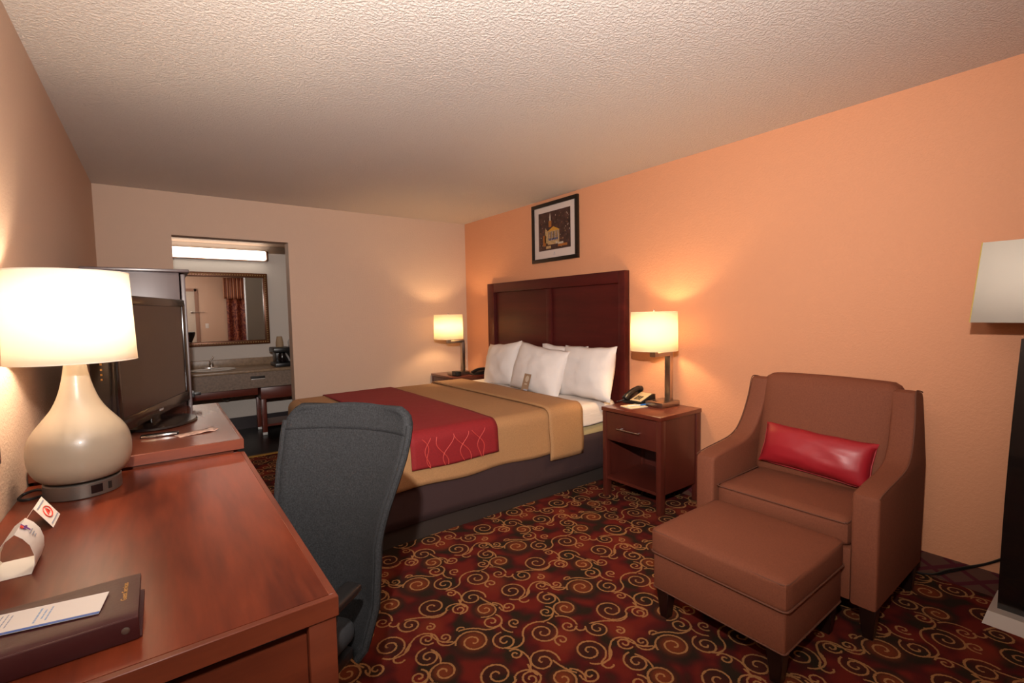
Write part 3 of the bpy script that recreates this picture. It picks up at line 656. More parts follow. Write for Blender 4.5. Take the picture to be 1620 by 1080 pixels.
# ------------------------------------------------------------------ bed
BY0, BY1, BX0, BX1 = 2.475, 4.215, 1.19, 3.222
t = thing('headboard', 'dark mahogany panelled headboard fixed to the orange wall', 'headboard', (3.25, 3.34, 0.05))
hy0, hy1, hz1 = 2.403, 4.287, 1.613
obj('back_panel', box(NB(), 3.262, W - 0.001, hy0 + 0.03, hy1 - 0.03, 0.05, hz1 - 0.03), M['head_wood'], t)
for a, b_ in ((hy0, hy0 + 0.066), (hy1 - 0.115, hy1), (3.268, 3.336)):
    top = hz1 if b_ != 3.336 else hz1 - 0.095
    obj('stile', box(NB(), 3.228 if b_ != 3.336 else 3.240, W - 0.001 if b_ != 3.336 else 3.262, a, b_, 0.05, top, 0.003), M['head_wood'], t)
obj('top_rail', box(NB(), 3.228, W - 0.001, hy0 + 0.066, hy1 - 0.115, hz1 - 0.095, hz1, 0.003), M['head_wood'], t)

t = thing('bed', 'large bed with dark skirt and white mattress against the mahogany headboard', 'bed', (2.2, 3.345, 0))
obj('mattress', cushion(NB(), BX0 + 0.01, BX1, BY0 + 0.012, BY1 - 0.012, 0.455, 0.600, 0.05, (0, 0, 0.004), n=14), M['sheet'], t)
obj('box_spring', box(NB(), BX0 + 0.012, BX1, BY0 + 0.016, BY1 - 0.016, 0.37, 0.462, 0.01), M['box_cream'], t, label='cream box spring')
def skirt_bm():
    b_ = NB(); path = []
    x0, x1, y0, y1 = BX0 - 0.004, BX1 - 0.01, BY0 - 0.004, BY1 + 0.004
    N = 60
    for i in range(N + 1): path.append((x1 + (x0 - x1) * i / N, y0, 0, -1))
    for i in range(1, N + 1): path.append((x0, y0 + (y1 - y0) * i / N, -1, 0))
    for i in range(1, N + 1): path.append((x0 + (x1 - x0) * i / N, y1, 0, 1))
    rows = []
    for i, (x, y, nx, ny) in enumerate(path):
        w = noise.noise(Vector((x * 3.1, y * 3.1, 4.2))) * 0.012
        rows.append([(x + nx * (0.004 + w * k / 5), y + ny * (0.004 + w * k / 5), 0.385 + (0.105 - 0.385) * k / 5) for k in range(6)])
    grid_faces(b_, rows); return b_
obj('bed_skirt', skirt_bm(), M['skirt'], t, solid=0.004, label='plum brown fabric skirt')
obj('plinth', box(NB(), BX0 + 0.012, BX1 - 0.02, BY0 + 0.012, BY1 - 0.012, 0.0, 0.37), M['plinth'], t)

def drape(x0, x1, ztop, hang, off, foot=False, rnd=0.055, seed=1.0, slope=0.0, wav=0.008, dx=0.03, yfar=None, edgew=0.0):
    """cloth over the bed between x0 and x1; hangs down both long sides (and the foot when foot is set)"""
    b_ = NB(); y0, y1 = BY0 - off, BY1 + off
    def prof(kmax):      # distance from edge line inward (+) -> list of (inset, drop)
        out = []
        for k in range(7):
            a = PI / 2 * k / 6; out.append((rnd * (1 - math.sin(a)), rnd * (1 - math.cos(a))))
        for k in range(1, 11): out.append((0, rnd + (kmax - rnd) * k / 10))
        return out
    path = []      # (point on the edge line, outward normal, hang)
    n = max(2, int((x1 - x0) / dx))
    if foot:
        rc = 0.10
        for i in range(n + 1): path.append((x1 + (x0 + rc - x1) * i / n, y0, 0, -1))
        for k in range(1, 9):
            a = PI / 2 * k / 9; path.append((x0 + rc - rc * math.sin(a), y0 + rc - rc * math.cos(a), -math.sin(a), -math.cos(a)))
        m2 = 44
        for i in range(m2 + 1): path.append((x0, y0 + rc + (y1 - y0 - 2 * rc) * i / m2, -1, 0))
        for k in range(1, 9):
            a = PI / 2 * k / 9; path.append((x0 + rc - rc * math.cos(a), y1 - rc + rc * math.sin(a), -math.cos(a), math.sin(a)))
        for i in range(n + 1): path.append((x0 + rc + (x1 - x0 - rc) * i / n, y1, 0, 1))
    else:
        for i in range(n + 1): path.append((x1 + (x0 - x1) * i / n, y0, 0, -1))
        for i in range(n + 1): path.append((x0 + (x1 - x0) * i / n, y1, 0, 1))
    rows = []
    for (x, y, nx, ny) in path:
        hg = hang + slope * (x - x0) + 0.006 * math.sin(x * 11 + y * 7 + seed)
        col_ = []
        for ins, dr in prof(hg):
            f = max(0, (dr - rnd)) / hg
            w = (noise.noise(Vector((x * 4 + seed, y * 4, 0.3))) * wav * 2.2 + 0.012) * f
            ex = edgew * noise.noise(Vector((dr * 6, seed, 1))) * f
            zt = ztop + 0.004 * noise.noise(Vector((x * 2.5, y * 2.5, seed)))
            col_.append((x - nx * ins + nx * w + ex, y - ny * ins + ny * w, zt - dr))
        rows.append(col_)
    vs = grid_faces(b_, rows) if foot else None
    if not foot:
        va = grid_faces(b_, rows[:n + 1]); vb = grid_faces(b_, rows[n + 1:]); near, far = [r[0] for r in va], [r[0] for r in vb][::-1]
    else:
        tops = [r[0] for r in vs]; k = len(tops); near, far = tops[:k // 2], tops[::-1][:k // 2]
    # top sheet strips across the bed
    m3 = 40; grid = []
    for a, c in zip(near, far):
        row = [a]
        for j in range(1, m3):
            p = a.co.lerp(c.co, j / m3); p.z += noise.noise(Vector((p.x * 3, p.y * 3, seed))) * 0.006 + 0.004 * math.sin(PI * j / m3)
            row.append(b_.verts.new(p))
        row.append(c); grid.append(row)
    for i in range(len(grid) - 1):
        for j in range(m3):
            b_.faces.new([grid[i][j], grid[i + 1][j], grid[i + 1][j + 1], grid[i][j + 1]])
    if foot:
        g = grid[-1]; k = len(tops)
        mid = [v for v in tops[k // 2:k - k // 2]]
        try: b_.faces.new(g + mid[::-1]) if mid else b_.faces.new(g)
        except ValueError: pass
    bmesh.ops.recalc_face_normals(b_, faces=b_.faces)
    return b_
c = tag(obj('comforter', drape(BX0 - 0.03, 2.60, 0.624, 0.305, 0.014, foot=True, rnd=0.07, seed=2.0), M['comforter'], solid=0.010, off=-1), 'tan comforter spread over the bed and hanging down its sides', 'comforter')
obj('folded_cuff', drape(2.49, 2.815, 0.640, 0.372, 0.026, rnd=0.07, seed=5.0, edgew=0.02), M['comforter'], c, solid=0.012, off=-1)
s_ = tag(obj('bed_sheet', drape(2.75, 3.19, 0.607, 0.150, 0.003, rnd=0.05, seed=9.0, wav=0.003), M['sheet'], solid=0.003, off=-1), 'white top sheet showing between the folded comforter and the pillows', 'sheet')
r_ = tag(obj('bed_runner', drape(1.452, 2.050, 0.634, 0.215, 0.030, rnd=0.075, seed=3.0, wav=0.008), M['runner'], solid=0.006, off=-1), 'crimson runner laid across the tan comforter, embroidered with wavy coral lines', 'bed runner')
bm = NB()
for i, (xa, xb, fa, amp) in enumerate(((1.60, 1.66, 0.2, 0.022), (1.64, 1.62, 2.4, 0.020), (1.69, 1.74, 3.3, 0.022), (1.77, 1.72, 0.9, 0.024), (1.80, 1.90, 4.0, 0.020), (1.86, 1.83, 1.4, 0.024), (1.92, 1.99, 5.0, 0.022), (1.97, 1.93, 2.0, 0.022))):
    pts = []
    for k in range(25):
        s = k / 24; dr = 0.045 + 0.172 * s
        a = min(1, dr / 0.075); ins = 0.075 * (1 - math.sqrt(max(0, 1 - (1 - a) ** 2))) if a < 1 else 0
        f = max(0, (dr - 0.075)) / 0.215; xx = 1.52 + (xa - 1.60) * 1.12 + (xb - xa) * s + amp * math.sin(fa + s * 5.5)
        w = (noise.noise(Vector((xx * 4 + 3.0, (BY0 - 0.03) * 4, 0.3))) * 0.008 * 2.2 + 0.012) * f
        ins = 0.075 * (1 - math.sqrt(max(0.0, 1 - (1 - min(1, dr / 0.075)) ** 2)))
        pts.append((xx, BY0 - 0.030 + ins - w - 0.0035, 0.635 - dr))
    tube(bm, pts, 0.0022, 5)
obj('embroidery', bm, M['thread'], r_, label='coral wavy stitched lines')

def place_pillow(x, y, z, w, h, th, tilt, yaw, roll, seed, label):
    b_ = NB(); pillow(b_, w, h, th, seed)
    bmesh.ops.transform(b_, matrix=Matrix.Translation((x, y, z)) @ Matrix.Rotation(yaw, 4, 'Z') @ Matrix.Rotation(tilt, 4, 'Y') @ Matrix.Rotation(roll, 4, 'X'), verts=b_.verts)
    return tag(obj('pillow', b_, M['linen'], ang=80), label, 'pillow', 'white pillows against the headboard')
place_pillow(3.045, 3.775, 0.800, 0.57, 0.43, 0.20, 0.24, -0.06, -0.10, 1.3, 'white pillow furthest from the armchair, at the far side of the headboard')
place_pillow(2.990, 3.160, 0.800, 0.64, 0.43, 0.21, 0.30, 0.05, 0.10, 2.7, 'white pillow in the middle of the bed behind the brown card')
place_pillow(3.085, 2.675, 0.815, 0.59, 0.43, 0.19, 0.22, -0.04, -0.03, 4.9, 'white pillow nearest to the lit nightstand with the telephone')
place_pillow(3.150, 3.02, 0.830, 0.58, 0.37, 0.11, 0.10, 0.0, 0.0, 6.1, 'white pillow mostly hidden behind the other three, touching the headboard')

t = thing('welcome_card', 'brown printed card with a pale circle leaning on the middle pillow', 'card', (2.80, 3.13, 0.64))
cm = frame_mtx((2.842, 3.150, 0.706), (0.05, -1, -0.04), (0.30, 0.10, 0.93))
def card_part(pts, z, mt, nm, lab=None):
    b_ = NB(); vs = [b_.verts.new((p[0], p[1], z)) for p in pts]; f = b_.faces.new(vs); e = bmesh.ops.extrude_face_region(b_, geom=[f])
    bmesh.ops.translate(b_, verts=[v for v in e['geom'] if isinstance(v, bmesh.types.BMVert)], vec=(0, 0, 0.0008))
    bmesh.ops.transform(b_, matrix=cm, verts=b_.verts); bmesh.ops.recalc_face_normals(b_, faces=b_.faces); return obj(nm, b_, mt, t, label=lab)
card_part([(-0.042, -0.075), (0.042, -0.075), (0.042, 0.075), (-0.042, 0.075)], 0, M['card_brown'], 'card')
card_part([(0.004 + 0.022 * math.cos(a * PI / 12), 0.032 + 0.028 * math.sin(a * PI / 12)) for a in range(24)], 0.001, M['card_light'], 'printed_circle')
card_part([(-0.015, -0.02), (0.018, -0.02), (0.018, -0.008), (-0.015, -0.008)], 0.001, M['card_light'], 'printed_line')
card_part([(-0.01, -0.072), (0.04, -0.072), (0.04, -0.056), (-0.01, -0.056)], 0.001, M['grey_ink'], 'grey_label')

# ------------------------------------------------------------------ nightstands
NX0, NZ = 2.827, 0.634
def make_nightstand(y0, y1, label):
    x0, x1 = NX0, W - 0.014; d = 0.05
    t = thing('nightstand', label, 'nightstand', ((x0 + x1) / 2, (y0 + y1) / 2, 0), 0, 'matching mahogany nightstands')
    obj('top', box(NB(), x0 - 0.006, x1, y0 - 0.006, y1 + 0.006, NZ - 0.026, NZ, 0.003), M['stand_top'], t)
    for (lx, ly) in ((x0, y0), (x0, y1 - 0.035), (x1 - d, y0), (x1 - d, y1 - 0.035)):
        obj('leg', box(NB(), lx, lx + d, ly, ly + 0.035, 0.0, NZ - 0.026, 0.002), M['stand_wood'], t)
    obj('side_panel', box(NB(), x0 + d, x1 - d, y0 + 0.008, y0 + 0.024, 0.125, NZ - 0.026), M['stand_wood'], t)
    obj('side_panel', box(NB(), x0 + d, x1 - d, y1 - 0.024, y1 - 0.008, 0.125, NZ - 0.026), M['stand_wood'], t)
    obj('back_panel', box(NB(), x1 - 0.02, x1 - 0.008, y0 + 0.035, y1 - 0.035, 0.125, NZ - 0.026), M['stand_wood'], t)
    obj('shelf', box(NB(), x0 + 0.006, x1 - 0.02, y0 + 0.035, y1 - 0.035, 0.125, 0.145), M['stand_wood'], t)
    dw = obj('drawer', box(NB(), x0 + 0.002, x0 + 0.34, y0 + 0.037, y1 - 0.037, 0.408, NZ - 0.032, 0.002), M['stand_wood'], t)
    ym = (y0 + y1) / 2; bm = NB(); tube(bm, [(x0 - 0.024, ym - 0.095, 0.503), (x0 - 0.024, ym + 0.095, 0.503)], 0.0048, 10)
    tube(bm, [(x0 - 0.024, ym - 0.075, 0.503), (x0 + 0.003, ym - 0.075, 0.503)], 0.004); tube(bm, [(x0 - 0.024, ym + 0.075, 0.503), (x0 + 0.003, ym + 0.075, 0.503)], 0.004)
    obj('handle', bm, M['chrome'], dw, label='chrome bar handle')
    return t
ns = make_nightstand(1.786, 2.268, 'mahogany nightstand with open shelf between the bed and the brown armchair')
ns2 = dup(ns, (ns.location.x - 0.03, 4.565, 0), label='mahogany nightstand in the far corner behind the bed')

def make_night_lamp():
    cx, cy = 3.165, 2.010
    t = thing('table_lamp', 'cream drum lamp on the telephone nightstand beside the armchair', 'lamp', (cx, cy, NZ), 0, 'matching nickel nightstand lamps')
    b_ = obj('base', box(NB(), 3.060, 3.262, 1.942, 2.082, NZ, NZ + 0.035, 0.003), M['steel'], t)
    obj('outlet', box(NB(), 3.10, 3.125, 2.02, 2.05, NZ + 0.033, NZ + 0.038, 0.001), M['black'], b_)
    bm = NB(); box(bm, 3.192, 3.228, 1.974, 2.018, NZ + 0.035, 0.998, 0.002); obj('post', bm, M['steel'], t)
    obj('arm', box(NB(), 3.040, 3.228, 1.974, 2.018, 0.985, 1.012, 0.002), M['steel'], t)
    obj('socket', box(NB(), 3.024, 3.060, 1.974, 2.018, 0.985, 1.075, 0.002), M['steel'], t)
    sx, sy, z0, z1, rb, rt = 3.042, 1.996, 1.032, 1.290, 0.156, 0.152
    sh = obj('lamp_shade', lathe(NB(), [(rb, z0), (rt, z1)], (sx, sy, 0), 64, cap=False), M['shade_night'], t, solid=0.0015)
    for r_, z_ in ((rb, z0), (rt, z1)): obj('shade_rim', tube(NB(), [(sx + r_ * math.cos(a * PI / 24), sy + r_ * math.sin(a * PI / 24), z_) for a in range(48)], 0.0022, 6, True), M['shade_night'], sh)
    bm = NB()
    for k in range(3):
        a = k * 2 * PI / 3 + 0.4; tube(bm, [(sx, sy, z1 - 0.01), (sx + rt * math.cos(a), sy + rt * math.sin(a), z1 - 0.004)], 0.0018, 6)
    tube(bm, [(sx, sy, 1.07), (sx, sy, z1 + 0.004)], 0.003, 6); lathe(bm, [(0.001, 0), (0.007, 0.004), (0.006, 0.014), (0.001, 0.018)], (sx, sy, z1 + 0.002), 12); obj('spider', bm, M['chrome'], sh)
    lamp_light('bulb', (sx, sy, 1.16), 13.0, (1.0, 0.66, 0.34), 0.035, t)
    return t
nl = make_night_lamp()
nl2 = dup(nl, (2.965, 4.49, NZ), label='cream drum lamp on the nightstand in the far corner')

def make_phone():
    # local: faces -x, base at origin
    t = thing('telephone', 'black desk telephone with a cream faceplate on the lit nightstand', 'telephone', (3.12, 2.185, NZ))
    bm = NB(); prism(bm, [(-0.075, 0), (0.095, 0), (0.095, 0.062), (0.07, 0.066), (-0.075, 0.018)], 'y', -0.075, 0.085, 0.004); obj('body', bm, M['black'], t, world=False)
    m4 = frame_mtx((-0.002, -0.022, 0.0445), (0, -1, 0), (0.145, 0, 0.048))
    bm = box(NB(), -0.048, 0.048, -0.068, 0.068, 0.0, 0.003, 0.001); bmesh.ops.transform(bm, matrix=m4, verts=bm.verts); fp = obj('faceplate', bm, M['keypad'], t, world=False, label='cream faceplate with a dark keypad')
    bm = NB()
    for i in range(4):
        for j in range(3): box(bm, -0.026 + j * 0.018, -0.014 + j * 0.018, -0.048 + i * 0.015, -0.040 + i * 0.015, 0.003, 0.006)
    bmesh.ops.transform(bm, matrix=m4, verts=bm.verts); obj('keypad', bm, M['black'], fp, world=False)
    bm = NB(); tube(bm, smoothpath([(-0.085, 0.056, 0.030), (-0.06, 0.056, 0.052), (0.0, 0.056, 0.078), (0.06, 0.056, 0.090), (0.098, 0.056, 0.082)], 6), [0.022, 0.024, 0.025] + [0.022] * 4 + [0.0195] * 11 + [0.022] * 4 + [0.025, 0.024, 0.022], 12); obj('handset', bm, M['black'], t, world=False)
    bm = NB(); tube(bm, smoothpath([(-0.09, 0.058, 0.028), (-0.12, 0.09, 0.012), (-0.09, 0.12, 0.006), (-0.02, 0.10, 0.006)], 8), 0.003); obj('cord', bm, M['black'], t, world=False)
    return t
ph = make_phone()
t = thing('notepad', 'small cream notepad with a green mark on the telephone nightstand', 'notepad', (2.98, 2.115, NZ), math.radians(-12))
obj('pages', box(NB(), -0.075, 0.075, -0.055, 0.055, 0, 0.005), plain('cream_notepaper', (0.72, 0.62, 0.42), 0.7), t, world=False)
obj('print', box(NB(), 0.02, 0.05, 0.0, 0.03, 0.005, 0.0055), plain('green_print', (0.25, 0.28, 0.06), 0.7), t, world=False)
t = thing('pen', 'white ballpoint pen with a blue cap lying on the notepad', 'pen', (2.98, 2.10, NZ + 0.0055), math.radians(-15))
obj('barrel', tube(NB(), [(-0.07, 0, 0.005), (0.035, 0, 0.005)], 0.0045, 8), M['pen_white'], t, world=False)
obj('cap', tube(NB(), [(0.035, 0, 0.005), (0.082, 0, 0.0055)], 0.0052, 8), plain('blue_cap', (0.02, 0.16, 0.55), 0.4), t, world=False)
# far nightstand clutter
t = thing('alarm_clock', 'small black clock beside the lamp in the far corner', 'clock', (2.885, 4.405, NZ))
obj('body', box(NB(), -0.03, 0.03, -0.055, 0.05, 0, 0.052, 0.008), M['black'], t, world=False); obj('face', box(NB(), -0.032, -0.029, -0.035, 0.03, 0.014, 0.042), M['black_gloss'], t, world=False)
t = thing('desk_phone', 'low black telephone at the headboard side of the far corner nightstand', 'telephone', (3.13, 4.385, NZ))
bm = NB(); prism(bm, [(-0.08, 0), (0.08, 0), (0.08, 0.04), (-0.08, 0.012)], 'y', -0.06, 0.06, 0.003); obj('body', bm, M['black'], t, world=False)
bm = NB(); tube(bm, smoothpath([(-0.08, -0.03, 0.03), (0, -0.03, 0.055), (0.085, -0.03, 0.055)], 5), 0.016, 10); obj('handset', bm, M['black'], t, world=False)
obj('faceplate', box(NB(), -0.05, 0.04, 0.0, 0.05, 0.028, 0.036), M['keypad'], t, world=False)

# ------------------------------------------------------------------ framed print
t = thing('framed_print', 'black framed print of a floodlit columned building hanging above the headboard', 'picture', (W - 0.015, 3.249, 1.764))
py0, py1, pz0, pz1, pw = 2.940, 3.558, 1.764, 2.304, 0.034
bm = NB(); X0 = W - 0.026
box(bm, X0, W, py0, py1, pz0, pz0 + pw, 0.002); box(bm, X0, W, py0, py1, pz1 - pw, pz1, 0.002); box(bm, X0, W, py0, py0 + pw, pz0 + pw, pz1 - pw, 0.002); box(bm, X0, W, py1 - pw, py1, pz0 + pw, pz1 - pw, 0.002)
obj('frame', bm, M['frame_black'], t)
obj('mat_board', box(NB(), W - 0.014, W - 0.010, py0 + pw, py1 - pw, pz0 + pw, pz1 - pw), M['mat_board'], t)
# printed image: u from far (left in view) to near, v up; both 0..1 inside the image rectangle
iy0, iy1, iz0, iz1 = py1 - pw - 0.060, py0 + pw + 0.060, pz0 + pw + 0.072, pz1 - pw - 0.052
art = NB(); am = [M['night'], M['lit_stone'], M['lit_gold'], M['lit_orange'], M['print_white'], M['print_blue']]
def quad(u0, v0, u1, v1, mi, lay, pts=None):
    xx = W - 0.0145 - lay * 0.00025
    q = pts or [(u0, v0), (u1, v0), (u1, v1), (u0, v1)]
    vs = [art.verts.new((xx, iy0 + (iy1 - iy0) * p[0], iz0 + (iz1 - iz0) * p[1])) for p in q]; f = art.faces.new(vs); f.material_index = mi
quad(0, 0, 1, 1, 0, 0)
quad(0.30, 0.14, 0.66, 0.50, 1, 1); quad(0, 0, 0, 0, 2, 2, [(0.28, 0.49), (0.68, 0.49), (0.48, 0.60)])
quad(0, 0, 0, 0, 1, 1, [(0.20, 0.20), (0.30, 0.18), (0.30, 0.50), (0.22, 0.58)])
for k in range(7): quad(0.325 + k * 0.047, 0.26, 0.345 + k * 0.047, 0.47, 5 if k % 2 == 0 else 0, 2)
for k in range(6): quad(0.335 + k * 0.05, 0.24, 0.365 + k * 0.05, 0.30, 5, 3)
quad(0.33, 0.60, 0.42, 0.76, 3, 2); quad(0.355, 0.76, 0.40, 0.86, 4, 2); quad(0, 0, 0, 0, 4, 2, [(0.355, 0.86), (0.40, 0.86), (0.378, 0.97)])
quad(0.14, 0.12, 0.24, 0.40, 3, 1); quad(0.62, 0.06, 0.90, 0.12, 3, 2); quad(0.62, 0.12, 0.78, 0.17, 4, 2); quad(0.24, 0.04, 0.40, 0.11, 1, 2); quad(0.55, 0.14, 0.60, 0.20, 4, 3)
rnd_ = random.Random(3)
for k in range(150):
    u, v = rnd_.random() * 0.94 + 0.03, rnd_.random() * 0.92 + 0.04
    if 0.28 < u < 0.68 and v < 0.6: continue
    if u < 0.6 and v > 0.5 and rnd_.random() < 0.75: continue
    s = 0.004 + rnd_.random() * 0.012; quad(u, v, u + s, v + s * (1 + 1.6 * rnd_.random()), rnd_.choice([4, 4, 3, 1, 5]), 1)
obj('printed_image', art, None, t, smooth=False, mats=am)
bm = NB(); box(bm, W - 0.0148, W - 0.0142, 3.235, 3.262, pz0 + pw + 0.026, pz0 + pw + 0.030); box(bm, W - 0.0148, W - 0.0142, 3.244, 3.254, pz0 + pw + 0.036, pz0 + pw + 0.050); obj('caption', bm, M['grey_ink'], t)

# ------------------------------------------------------------------ armchair
AX0, AY0, AY1 = 2.50, 0.575, 1.340
t = thing('armchair', 'rust brown upholstered armchair with sloping arms beside the nightstand', 'armchair', (2.83, 0.957, 0))
arm_prof = [(2.50, 0.13), (2.50, 0.555), (2.507, 0.572), (2.525, 0.580), (2.62, 0.592), (2.74, 0.603), (2.82, 0.615), (2.88, 0.640), (2.925, 0.685), (2.96, 0.745), (2.99, 0.82), (3.005, 0.885), (3.015, 0.915), (3.035, 0.926), (3.09, 0.918), (3.12, 0.910), (3.130, 0.88), (3.125, 0.60), (3.105, 0.30), (3.09, 0.13)]
def arm_bm(sgn):
    b_ = NB(); y_in, y_out = (0.668, AY0) if sgn < 0 else (1.245, AY1)
    prism(b_, arm_prof, 'y', min(y_in, y_out), max(y_in, y_out), 0.013, 3)
    ym = (y_in + y_out) / 2
    for v in b_.verts:      # wings lean slightly inwards towards the top
        k = max(0, (v.co.z - 0.62)) / 0.30
        v.co.y += (-sgn) * 0.020 * k
    return b_
for s in (-1, 1):
    a_ = obj('arm', arm_bm(s), M['armchair'], t)
    y = AY0 + 0.004 if s < 0 else AY1 - 0.004
    pts = [(v.x, y - s * 0.020 * max(0, (v.y - 0.62)) / 0.30 + s * 0.002, v.y) for v in smoothpath([(p[0], p[1], 0) for p in arm_prof[2:16]], 3)]
    obj('piping', tube(NB(), pts, 0.0028, 6), M['piping'], a_)
def lean(p):
    k = (p.z - 0.45); return Vector((p.x + 0.20 * max(0, k) - 0.02, p.y, p.z))
def backf(p):
    p = lean(p)
    p.x -= 0.018 * math.cos((p.y - 0.957) / 0.30 * PI / 2)
    return p
obj('back_cushion', cushion(NB(), 2.935, 3.075, 0.655, 1.258, 0.42, 0.945, 0.045, (0.018, 0.004, 0.012), n=16, fn=backf), M['armchair'], t)
obj('back_frame', box(NB(), 3.05, 3.115, 0.66, 1.25, 0.13, 0.88, 0.015), M['armchair'], t)
sc = obj('seat_cushion', cushion(NB(), 2.515, 3.02, 0.676, 1.238, 0.335, 0.452, 0.030, (0.012, 0.0, 0.012), n=16), M['armchair'], t)
bm = NB(); tube(bm, smoothpath([(2.98, 0.681, 0.447), (2.56, 0.681, 0.443), (2.518, 0.690, 0.441), (2.508, 0.72, 0.441), (2.502, 0.957, 0.443), (2.508, 1.195, 0.441), (2.518, 1.225, 0.441), (2.56, 1.234, 0.443), (2.98, 1.234, 0.447)], 5), 0.0030, 6); obj('piping', bm, M['piping'], sc)
obj('seat_frame', box(NB(), 2.512, 3.10, 0.668, 1.245, 0.13, 0.340, 0.008), M['armchair'], t)
for (lx, ly) in ((2.508, 0.580), (2.508, 1.275), (3.03, 0.585), (3.03, 1.27)):
    b_ = NB(); taper(b_, lx, lx + 0.060, ly, ly + 0.058, 0.0, 0.132, 0.62, 0.003); obj('leg', b_, M['leg_wood'], t, label='dark tapered wooden leg')

b_ = NB(); pillow(b_, 0.500, 0.215, 0.150, 8.0, 24, 0.05, 0.005)
bmesh.ops.transform(b_, matrix=Matrix.Translation((2.915, 0.958, 0.588)) @ Matrix.Rotation(0.34, 4, 'Y') @ Matrix.Rotation(0.05, 4, 'X'), verts=b_.verts)
lp = tag(obj('lumbar_pillow', b_, M['satin'], ang=80), 'red satin lumbar pillow leaning on the back of the armchair', 'pillow')
bm = NB(); pts = []
for k in range(64):
    a = 2 * PI * k / 64; u = math.copysign(abs(math.cos(a)) ** 0.25, math.cos(a)); v = math.copysign(abs(math.sin(a)) ** 0.25, math.sin(a))
    pts.append((0, u * 0.25 * (1 - 0.05 * (1 - v * v) * abs(u) ** 3), v * 0.1075 * (1 - 0.065 * (1 - u * u) * abs(v) ** 3) + noise.noise(Vector((u * 2, 8.0 * 3.3, 0))) * 0.005 * 1.6))
tube(bm, pts, 0.0028, 6, True)
bmesh.ops.transform(bm, matrix=Matrix.Translation((2.915, 0.958, 0.588)) @ Matrix.Rotation(0.34, 4, 'Y') @ Matrix.Rotation(0.05, 4, 'X'), verts=bm.verts)
obj('piping', bm, M['satin'], lp)

# ------------------------------------------------------------------ ottoman
OX0, OX1, OY0, OY1 = 1.985, 2.488, 0.684, 1.222
t = thing('ottoman', 'rust brown cushioned ottoman in front of the armchair', 'ottoman', (2.235, 0.953, 0))
obj('base', box(NB(), OX0 + 0.004, OX1 - 0.004, OY0 + 0.004, OY1 - 0.004, 0.128, 0.285, 0.010, 3), M['armchair'], t)
oc = obj('cushion', cushion(NB(), OX0 - 0.004, OX1, OY0 - 0.004, OY1 + 0.004, 0.276, 0.388, 0.020, (0.006, 0.006, 0.018), n=18), M['armchair'], t)
def ring(x0, x1, y0, y1, z, rc, r):
    pts = []
    for (cx, cy, a0) in ((x1 - rc, y1 - rc, 0), (x0 + rc, y1 - rc, 90), (x0 + rc, y0 + rc, 180), (x1 - rc, y0 + rc, 270)):
        for k in range(6):
            a = math.radians(a0 + 90 * k / 5); pts.append((cx + rc * math.cos(a), cy + rc * math.sin(a), z))
    return tube(NB(), pts, r, 6, True)
obj('piping', ring(OX0, OX1 - 0.006, OY0, OY1, 0.376, 0.02, 0.0034), M['piping'], oc)
obj('piping', ring(OX0 - 0.005, OX1, OY0 - 0.005, OY1 + 0.004, 0.286, 0.02, 0.0040), M['piping'], oc)
obj('piping', ring(OX0 + 0.003, OX1 - 0.003, OY0 + 0.003, OY1 - 0.003, 0.132, 0.012, 0.0032), M['piping'], t)
for (lx, ly) in ((OX0 + 0.012, OY0 + 0.012), (OX0 + 0.012, OY1 - 0.072), (OX1 - 0.072, OY0 + 0.012), (OX1 - 0.072, OY1 - 0.072)):
    b_ = NB(); taper(b_, lx, lx + 0.060, ly, ly + 0.060, 0.0, 0.132, 0.60, 0.003); obj('leg', b_, M['leg_wood'], t, label='dark tapered wooden leg')

# ------------------------------------------------------------------ floor lamp
t = thing('floor_lamp', 'black floor lamp with an unlit rectangular ivory shade at the right edge', 'lamp', (3.12, 0.205, 0))
LY = 0.205
b_ = NB()
def pyr(bm, z0, z1, ax0, ay0, ax1, ay1, cx, cy, n=1, bulge=0.0):
    rows = []
    for k in range(n + 1):
        s = k / n; hx = ax0 + (ax1 - ax0) * s + bulge * math.sin(PI * s); hy = ay0 + (ay1 - ay0) * s + bulge * math.sin(PI * s); z = z0 + (z1 - z0) * s
        rows.append([(cx - hx, cy - hy, z), (cx + hx, cy - hy, z), (cx + hx, cy + hy, z), (cx - hx, cy + hy, z)])
    vs = grid_faces(bm, rows, close_v=True, flip=True); bm.faces.new(vs[0][::-1]) if True else None; bm.faces.new(vs[-1]); bmesh.ops.recalc_face_normals(bm, faces=bm.faces)
    return bm
bm = NB(); pyr(bm, 0.0, 0.052, 0.132, 0.152, 0.112, 0.140, 3.13, LY, 1); obj('base', bm, M['grey_base'], t, ang=20, label='satin silver base')
bm = NB(); pyr(bm, 0.052, 1.165, 0.062, 0.118, 0.050, 0.088, 3.13, LY, 14, 0.006); obj('body', bm, M['lamp_black'], t, ang=20)
obj('neck', tube(NB(), [(3.13, LY, 1.165), (3.13, LY, 1.40)], 0.011, 12), M['steel'], t)
bm = NB(); rows = []
hx0, hy0, hx1, hy1 = 0.150, 0.222, 0.140, 0.196
rows = [[(3.125 - a, LY - b2, z), (3.125 + a, LY - b2, z), (3.125 + a, LY + b2, z), (3.125 - a, LY + b2, z)] for a, b2, z in ((hx0, hy0, 1.232), (hx1, hy1, 1.548))]
grid_faces(bm, rows, close_v=True, flip=True); sh = obj('lamp_shade', bm, M['shade_floor'], t, solid=0.002, ang=20)
bm = NB(); tube(bm, [(3.125 - hx0, LY + hy0, 1.232), (3.125 - hx1, LY + hy1, 1.548)], 0.0022, 5); obj('shade_seam', bm, M['gold_trim'], sh)
